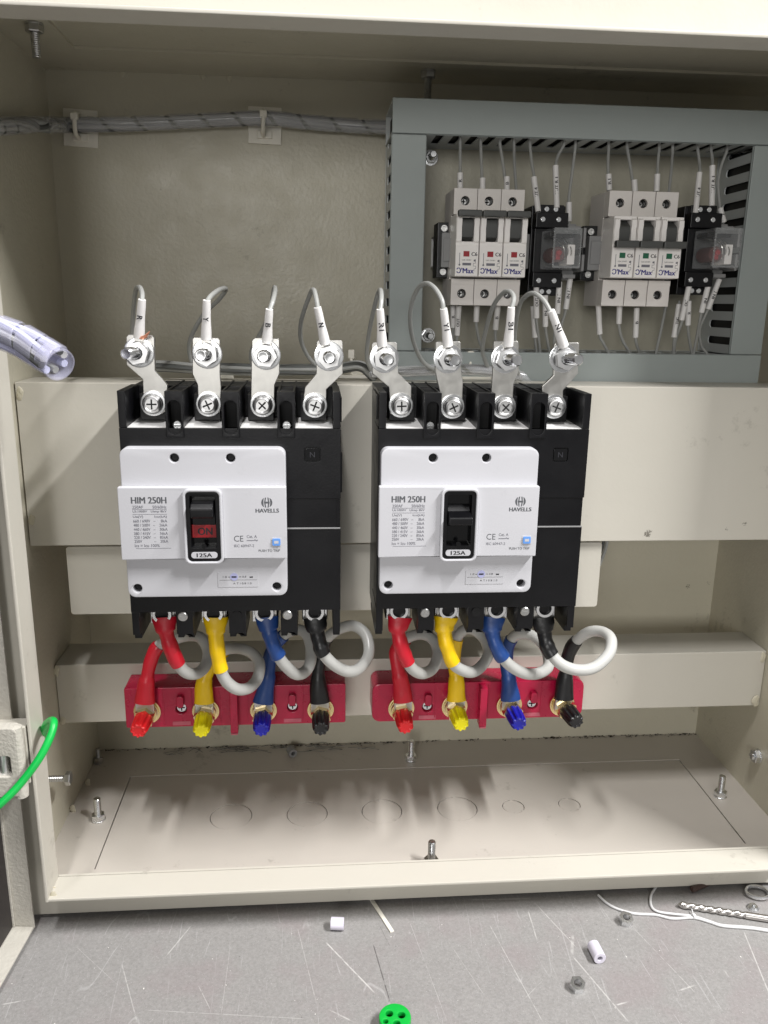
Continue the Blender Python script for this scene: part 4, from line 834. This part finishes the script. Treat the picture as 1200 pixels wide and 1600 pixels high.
hose = bundle("wire_hose", "end of a clear wrapped wire hose hanging in from the left edge", [at(-60,500,y=-235), at(-25,512,y=-240), at(5,521,y=-246), at(35,533,y=-253), at(62,549,y=-261), at(84,563,y=-269)], 9.2, 9, 2.1, ["wire_lavender", "wire_white", "wire_dark", "wire_lavender", "wire_grey"], True, .012, "hose_wrap", 17, .72)
e = at(87,566,y=-270); dd = (e-at(62,549,y=-261)).normalized()
obj("end_ring", MB().lathe(e-dd*6, dd, [(0, 9.0), (9, 9.1), (10, 8.9), (10, 8.1), (0, 7.9), (0, 9.0)], 28), "hose_wrap", hose)
def tie_mount(u, v, label, y=0, sz=27, flat=False, tilt=0.0):
    q = at(u, v, y=y) if not flat else at(u, v, z=368)
    t = thing("cable_tie_mount", label, "cable tie mount", q, "adhesive cable tie mounts")
    if not flat:
        mb = MB().box(q.x-13.5, q.x+13.5, y-2.2, y-.1, q.z-14, q.z+14, .6).box(q.x-6, q.x+6, y-4.2, y-2.2, q.z-10, q.z-4, .6).box(q.x-6, q.x+6, y-4.2, y-2.2, q.z+4, q.z+10, .6)
        M = Matrix.Translation(q) @ Matrix.Rotation(tilt, 4, 'Y') @ Matrix.Translation(-q)
        for vv in mb.bm.verts: vv.co = M @ vv.co
        obj("base", mb, "nylon_tan", t)
        pts = [Vector((q.x-1, y-4, q.z-8)), Vector((q.x-1, y-14, q.z-6)), Vector((q.x, y-18.6, q.z+2)), Vector((q.x, y-16, q.z+8)), Vector((q.x, y-6, q.z+10))]
        obj("strap", MB().tube(spline(pts, 6), 1.7, 8), "nylon", t)
        obj("head", MB().box(q.x-2.8, q.x+2.8, y-20, y-15, q.z+3, q.z+8, .6), "nylon", t)
    else:
        obj("base", MB().plate([(q.x-14, q.y-8), (q.x+14, q.y-8), (q.x+11, q.y+13), (q.x-11, q.y+13)], [], 'z', 368, 370.4, .4).box(q.x-8, q.x+8, q.y-2, q.y+6, 370.4, 374, .8).box(q.x-2.5, q.x+2.5, q.y-6, q.y-3, 370.4, 371.4, .2), "nylon", t)
        pts = [Vector((q.x-4, q.y+6, 371)), Vector((q.x-4, q.y-4, 374)), Vector((q.x-3, q.y-5, 382)), Vector((q.x-2, q.y+3, 386)), Vector((q.x, q.y+12, 382))]
        obj("strap", MB().tube(spline(pts, 6), 1.4, 8), "nylon", t)
        obj("head", MB().box(q.x-5.5, q.x-.5, q.y-6, q.y-1, 383, 390, .8), "nylon", t)
    return t
tie_mount(127, 201, "tie mount at the left end of the bundle on the back wall", 0, 27, False, .05)
tie_mount(414, 197, "tie mount holding the bundle on the back wall near the trunking", 0, 27, False, .02)
tie_mount(554, 590, "white tie mount on the cross panel edge between the two breakers", 0, 27, True)
tie_mount(738, 592, "white tie mount behind the right breaker's second link", 0, 27, True)
tie_mount(338, 590, "white tie mount half hidden behind the left breaker's second link", 0, 27, True)
gw = thing("earth_wire", "bright green wire looping out over the left rim", "wire", at(70,1138,y=-195))
obj("conductor", MB().tube(spline([Vector((2, -170, 92)), at(68,1142,y=-205), at(76,1128,y=-216), at(84,1128,y=-228), at(79,1150,y=-236), at(62,1184,y=-244), at(34,1222,y=-250), at(5,1252,y=-256), at(-40,1290,y=-262)], 8), 2.6, 12), "green_wire", gw)
q = at(940, 855, y=-120)
aw = thing("spare_wire", "thin grey wire end hanging behind the right end of the breaker plate", "wire", q)
obj("conductor", MB().tube(spline([at(950,838,y=-118), at(947,855,y=-118), at(941,872,y=-119), at(936,884,y=-120)], 5), 1.3, 8), "wire_grey", aw)
obj("conductor", MB().tube(spline([at(944,838,y=-116), at(942,852,y=-116), at(938,864,y=-118)], 5), 1.3, 8), "wire_dark", aw)

# ------------------------------------------------------------------ loose bits on the bench and floor
def lying_tube(u, v, z0, d, L_, R0, R1, label, m="sleeve_lilac"):
    q = at(u, v, z=z0+R1); d = Vector(d).normalized(); p = Vector((q.x, q.y, z0+R1))-d*L_/2
    o = obj("plastic_spacer", MB().lathe(p, d, [(0, R0), (0, R1-.3), (.3, R1), (L_-.3, R1), (L_, R1-.3), (L_, R0), (0, R0)], 24), m, None, tuple(p))
    return tag(o, label, "spacer", "short plastic tube spacers lying loose")
lying_tube(527, 1443, TZ, (1, -.12, 0), 9.6, 2.2, 4.4, "white plastic spacer on its side in front of the enclosure, left of the green piece")
lying_tube(932, 1487, TZ, (.06, -1, 0), 13, 2.0, 4.4, "lilac plastic spacer pointing at the viewer on the right of the bench")
lying_tube(456, 1174, 0, (.35, -1, 0), 9, 2.0, 4.2, "small grey spacer at the back edge of the enclosure floor", "clamp_grey")
for (u, v, lb, tl) in ((978, 1437, "loose hex nut on the bench just below the white twin wire", .15), (902, 1540, "loose hex nut on the bench nearest the viewer", .5)):
    q = at(u, v, z=TZ+3); n = MB().nut((0, 0, -2.4), (0, 0, 1), 9.2, 4.8, 2.6, tl)
    M = Matrix.Translation((q.x, q.y, TZ+3.4)) @ Matrix.Rotation(.25, 4, 'X')
    for vv in n.bm.verts: vv.co = M @ vv.co
    tag(obj("hex_nut", n, "zinc", None, (q.x, q.y, TZ)), lb, "nut", "loose hex nuts on the bench")
# twist drill
a, b = at(1059, 1413, z=TZ+2.6), at(1230, 1440, z=TZ+2.6); d = (b-a).normalized(); Ld = (b-a).length
t = thing("twist_drill", "steel twist drill bit lying on the bench at the right edge", "drill bit", a)
fl = MB(); n_ = 16; rings = []; side = d.cross(Vector((0, 0, 1))).normalized(); upv = Vector((0, 0, 1)); Lf = Ld*.62
for i in range(61):
    s = Lf*i/60; tw = s*2*math.pi/13
    ring = []
    for k in range(n_):
        th = 2*math.pi*k/n_; rr = 2.6*(.62+.38*abs(math.cos(th))**.6)*(min(1, .15+s/2.5)); ring.append(fl.bm.verts.new(a+d*s+(side*math.cos(th+tw)+upv*math.sin(th+tw))*rr))
    rings.append(ring)
fs = [fl.bm.faces.new([r0[k], r0[(k+1) % n_], r1[(k+1) % n_], r1[k]]) for r0, r1 in zip(rings, rings[1:]) for k in range(n_)]
fs.append(fl.bm.faces.new(rings[0])); fs.append(fl.bm.faces.new(rings[-1])); bmesh.ops.recalc_face_normals(fl.bm, faces=fs)
obj("flutes", fl, "drill", t); obj("shank", MB().cyl(a+d*Lf, d, 2.6, Ld-Lf, 18, .3), "drill", t)
# thin white twin wire
def zp(l): return [at(880+x/3.75, 1340+y/3.75, z=TZ+1.1) for x, y in l]
t = thing("twin_wire", "thin white pair of wires tied together, trailing across the right of the bench", "wire", at(1083, 1433, z=TZ))
obj("strand", MB().tube(spline(zp([(205,220),(260,270),(330,305),(420,328),(540,335),(640,357),(760,352),(850,375),(930,400),(1050,410),(1130,418),(1260,440)]), 6), 1.0, 8), "wire_white", t)
obj("strand", MB().tube(spline(zp([(545,168),(515,220),(515,280),(550,315),(640,330),(760,344),(850,371),(930,396),(1050,405),(1130,413),(1260,434)]), 6), 1.0, 8), "wire_white", t)
q = at(880+765/3.75, 1340+345/3.75, z=TZ+1.5); obj("tie", MB().ring((q.x-1, q.y, q.z), (1, .2, 0), 1.0, 2.2, 2, 14).tube([q, q+Vector((1, 6, 1.5))], .5, 6), "wire_white", t)
q = at(1190, 1404, z=TZ+1.5)
o = obj("split_ring", MB().tube([Vector((q.x+9*math.cos(k*math.pi/16), q.y+6+7*math.sin(k*math.pi/16), TZ+1.4+.03*k)) for k in range(62)], 1.1, 8), "zinc", None, tuple(q)); tag(o, "bright steel split ring at the right edge of the bench", "ring")
q = at(1177, 1416, z=TZ+2)
o = obj("rivet", MB().lathe((q.x, q.y, TZ), (0, 0, 1), [(0, 4.4), (1.2, 4.4), (2.6, 3.2), (3.0, 0)], 18).cyl((q.x, q.y, TZ+2.4), (0, 0, 1), 1.3, 2), "zinc", None, (q.x, q.y, TZ)); tag(o, "small steel rivet beside the drill bit and the ring", "rivet")
a, b = at(577, 1400, z=TZ+.6), at(613, 1456, z=TZ+.6); d = (b-a).normalized(); sd = d.cross(Vector((0, 0, 1)))
mb = MB(); mb.plate([tuple((a-sd*1.5).xy), tuple((b-sd*1.5).xy), tuple((b+sd*1.5).xy), tuple((a+sd*1.5).xy)], [], 'z', TZ+.05, TZ+1.1, .2)
tag(obj("cable_tie_tail", mb, "nylon", None, tuple(a)), "cut off white cable tie tail poking out from under the enclosure", "cable tie tail")
a, b = at(1081, 1390, z=TZ+3), at(1110, 1378, z=TZ+3)
tag(obj("brown_rod", MB().cyl(a, (b-a), 2.3, (b-a).length, 14, .4), "brown", None, tuple(a)), "brown rod end in the shadow under the enclosure", "rod")
# green moulded clip
q = at(617, 1598, z=TZ+4); t = thing("green_clip", "bright green round plastic clip with holes at the bottom edge of the photo", "plastic clip", (q.x, q.y, TZ))
obj("disc", MB().plate(circ(q.x, q.y, 10.2, 32), [circ(q.x-3.4, q.y+2.6, 2.3, 16), circ(q.x+4.2, q.y+1.0, 2.4, 16), circ(q.x+.6, q.y-5, 2.2, 16), circ(q.x-6.2, q.y-3, 1.6, 12)], 'z', TZ+5, TZ+9, .8), "green_plastic", t)
obj("skirt", MB().lathe((q.x, q.y, TZ), (0, 0, 1), [(0, 8.2), (0, 9.2), (5, 9.2), (5, 8.2), (0, 8.2)], 32), "green_plastic", t)
# swept-up dirt along the back of the floor, and specks
rnd = random.Random(5); mb = MB()
for i in range(420):
    x = rnd.choice([rnd.uniform(0, 330), rnd.uniform(440, 600), rnd.uniform(0, 600)]); y = -abs(rnd.gauss(0, 2.2))-.3; s = rnd.uniform(.3, 1.3)
    c = Vector((x, y, s*.4)); tri = [mb.bm.verts.new(c+Vector((rnd.uniform(-1, 1)*s*2, rnd.uniform(-1, 1)*s, rnd.uniform(-.4, .8)*s))) for _ in range(4)]
    for f in ((0,1,2),(0,2,3),(0,1,3),(1,2,3)): mb.bm.faces.new([tri[k] for k in f])
o = obj("dirt", mb, "debris"); tag(o, None, None, kind="stuff")
mb = MB()
for i in range(90):
    x, y = rnd.uniform(-10, 560), rnd.uniform(-330, -225); s = rnd.uniform(.2, .7)
    c = Vector((x, y, TZ+.2)); tri = [mb.bm.verts.new(c+Vector((rnd.uniform(-1, 1)*s, rnd.uniform(-1, 1)*s, rnd.uniform(-.2, .6)*s))) for _ in range(4)]
    for f in ((0,1,2),(0,2,3),(0,1,3),(1,2,3)): mb.bm.faces.new([tri[k] for k in f])
o = obj("plastic_chips", mb, "chips"); tag(o, None, None, kind="stuff")
mb = MB()
for i in range(45):
    p0 = Vector((rnd.uniform(60, 260), rnd.uniform(-14, -2), 1.0)); an = rnd.uniform(-.5, .5); L_ = rnd.uniform(6, 26)
    p1 = p0+Vector((math.cos(an)*L_, math.sin(an)*L_*.4, 0)); pm = (p0+p1)/2+Vector((0, rnd.uniform(-2, 2), rnd.uniform(0, 2)))
    mb.tube(spline([p0, pm, p1], 4), .25, 4)
o = obj("wire_clippings", mb, "wire_dark"); tag(o, None, None, kind="stuff")
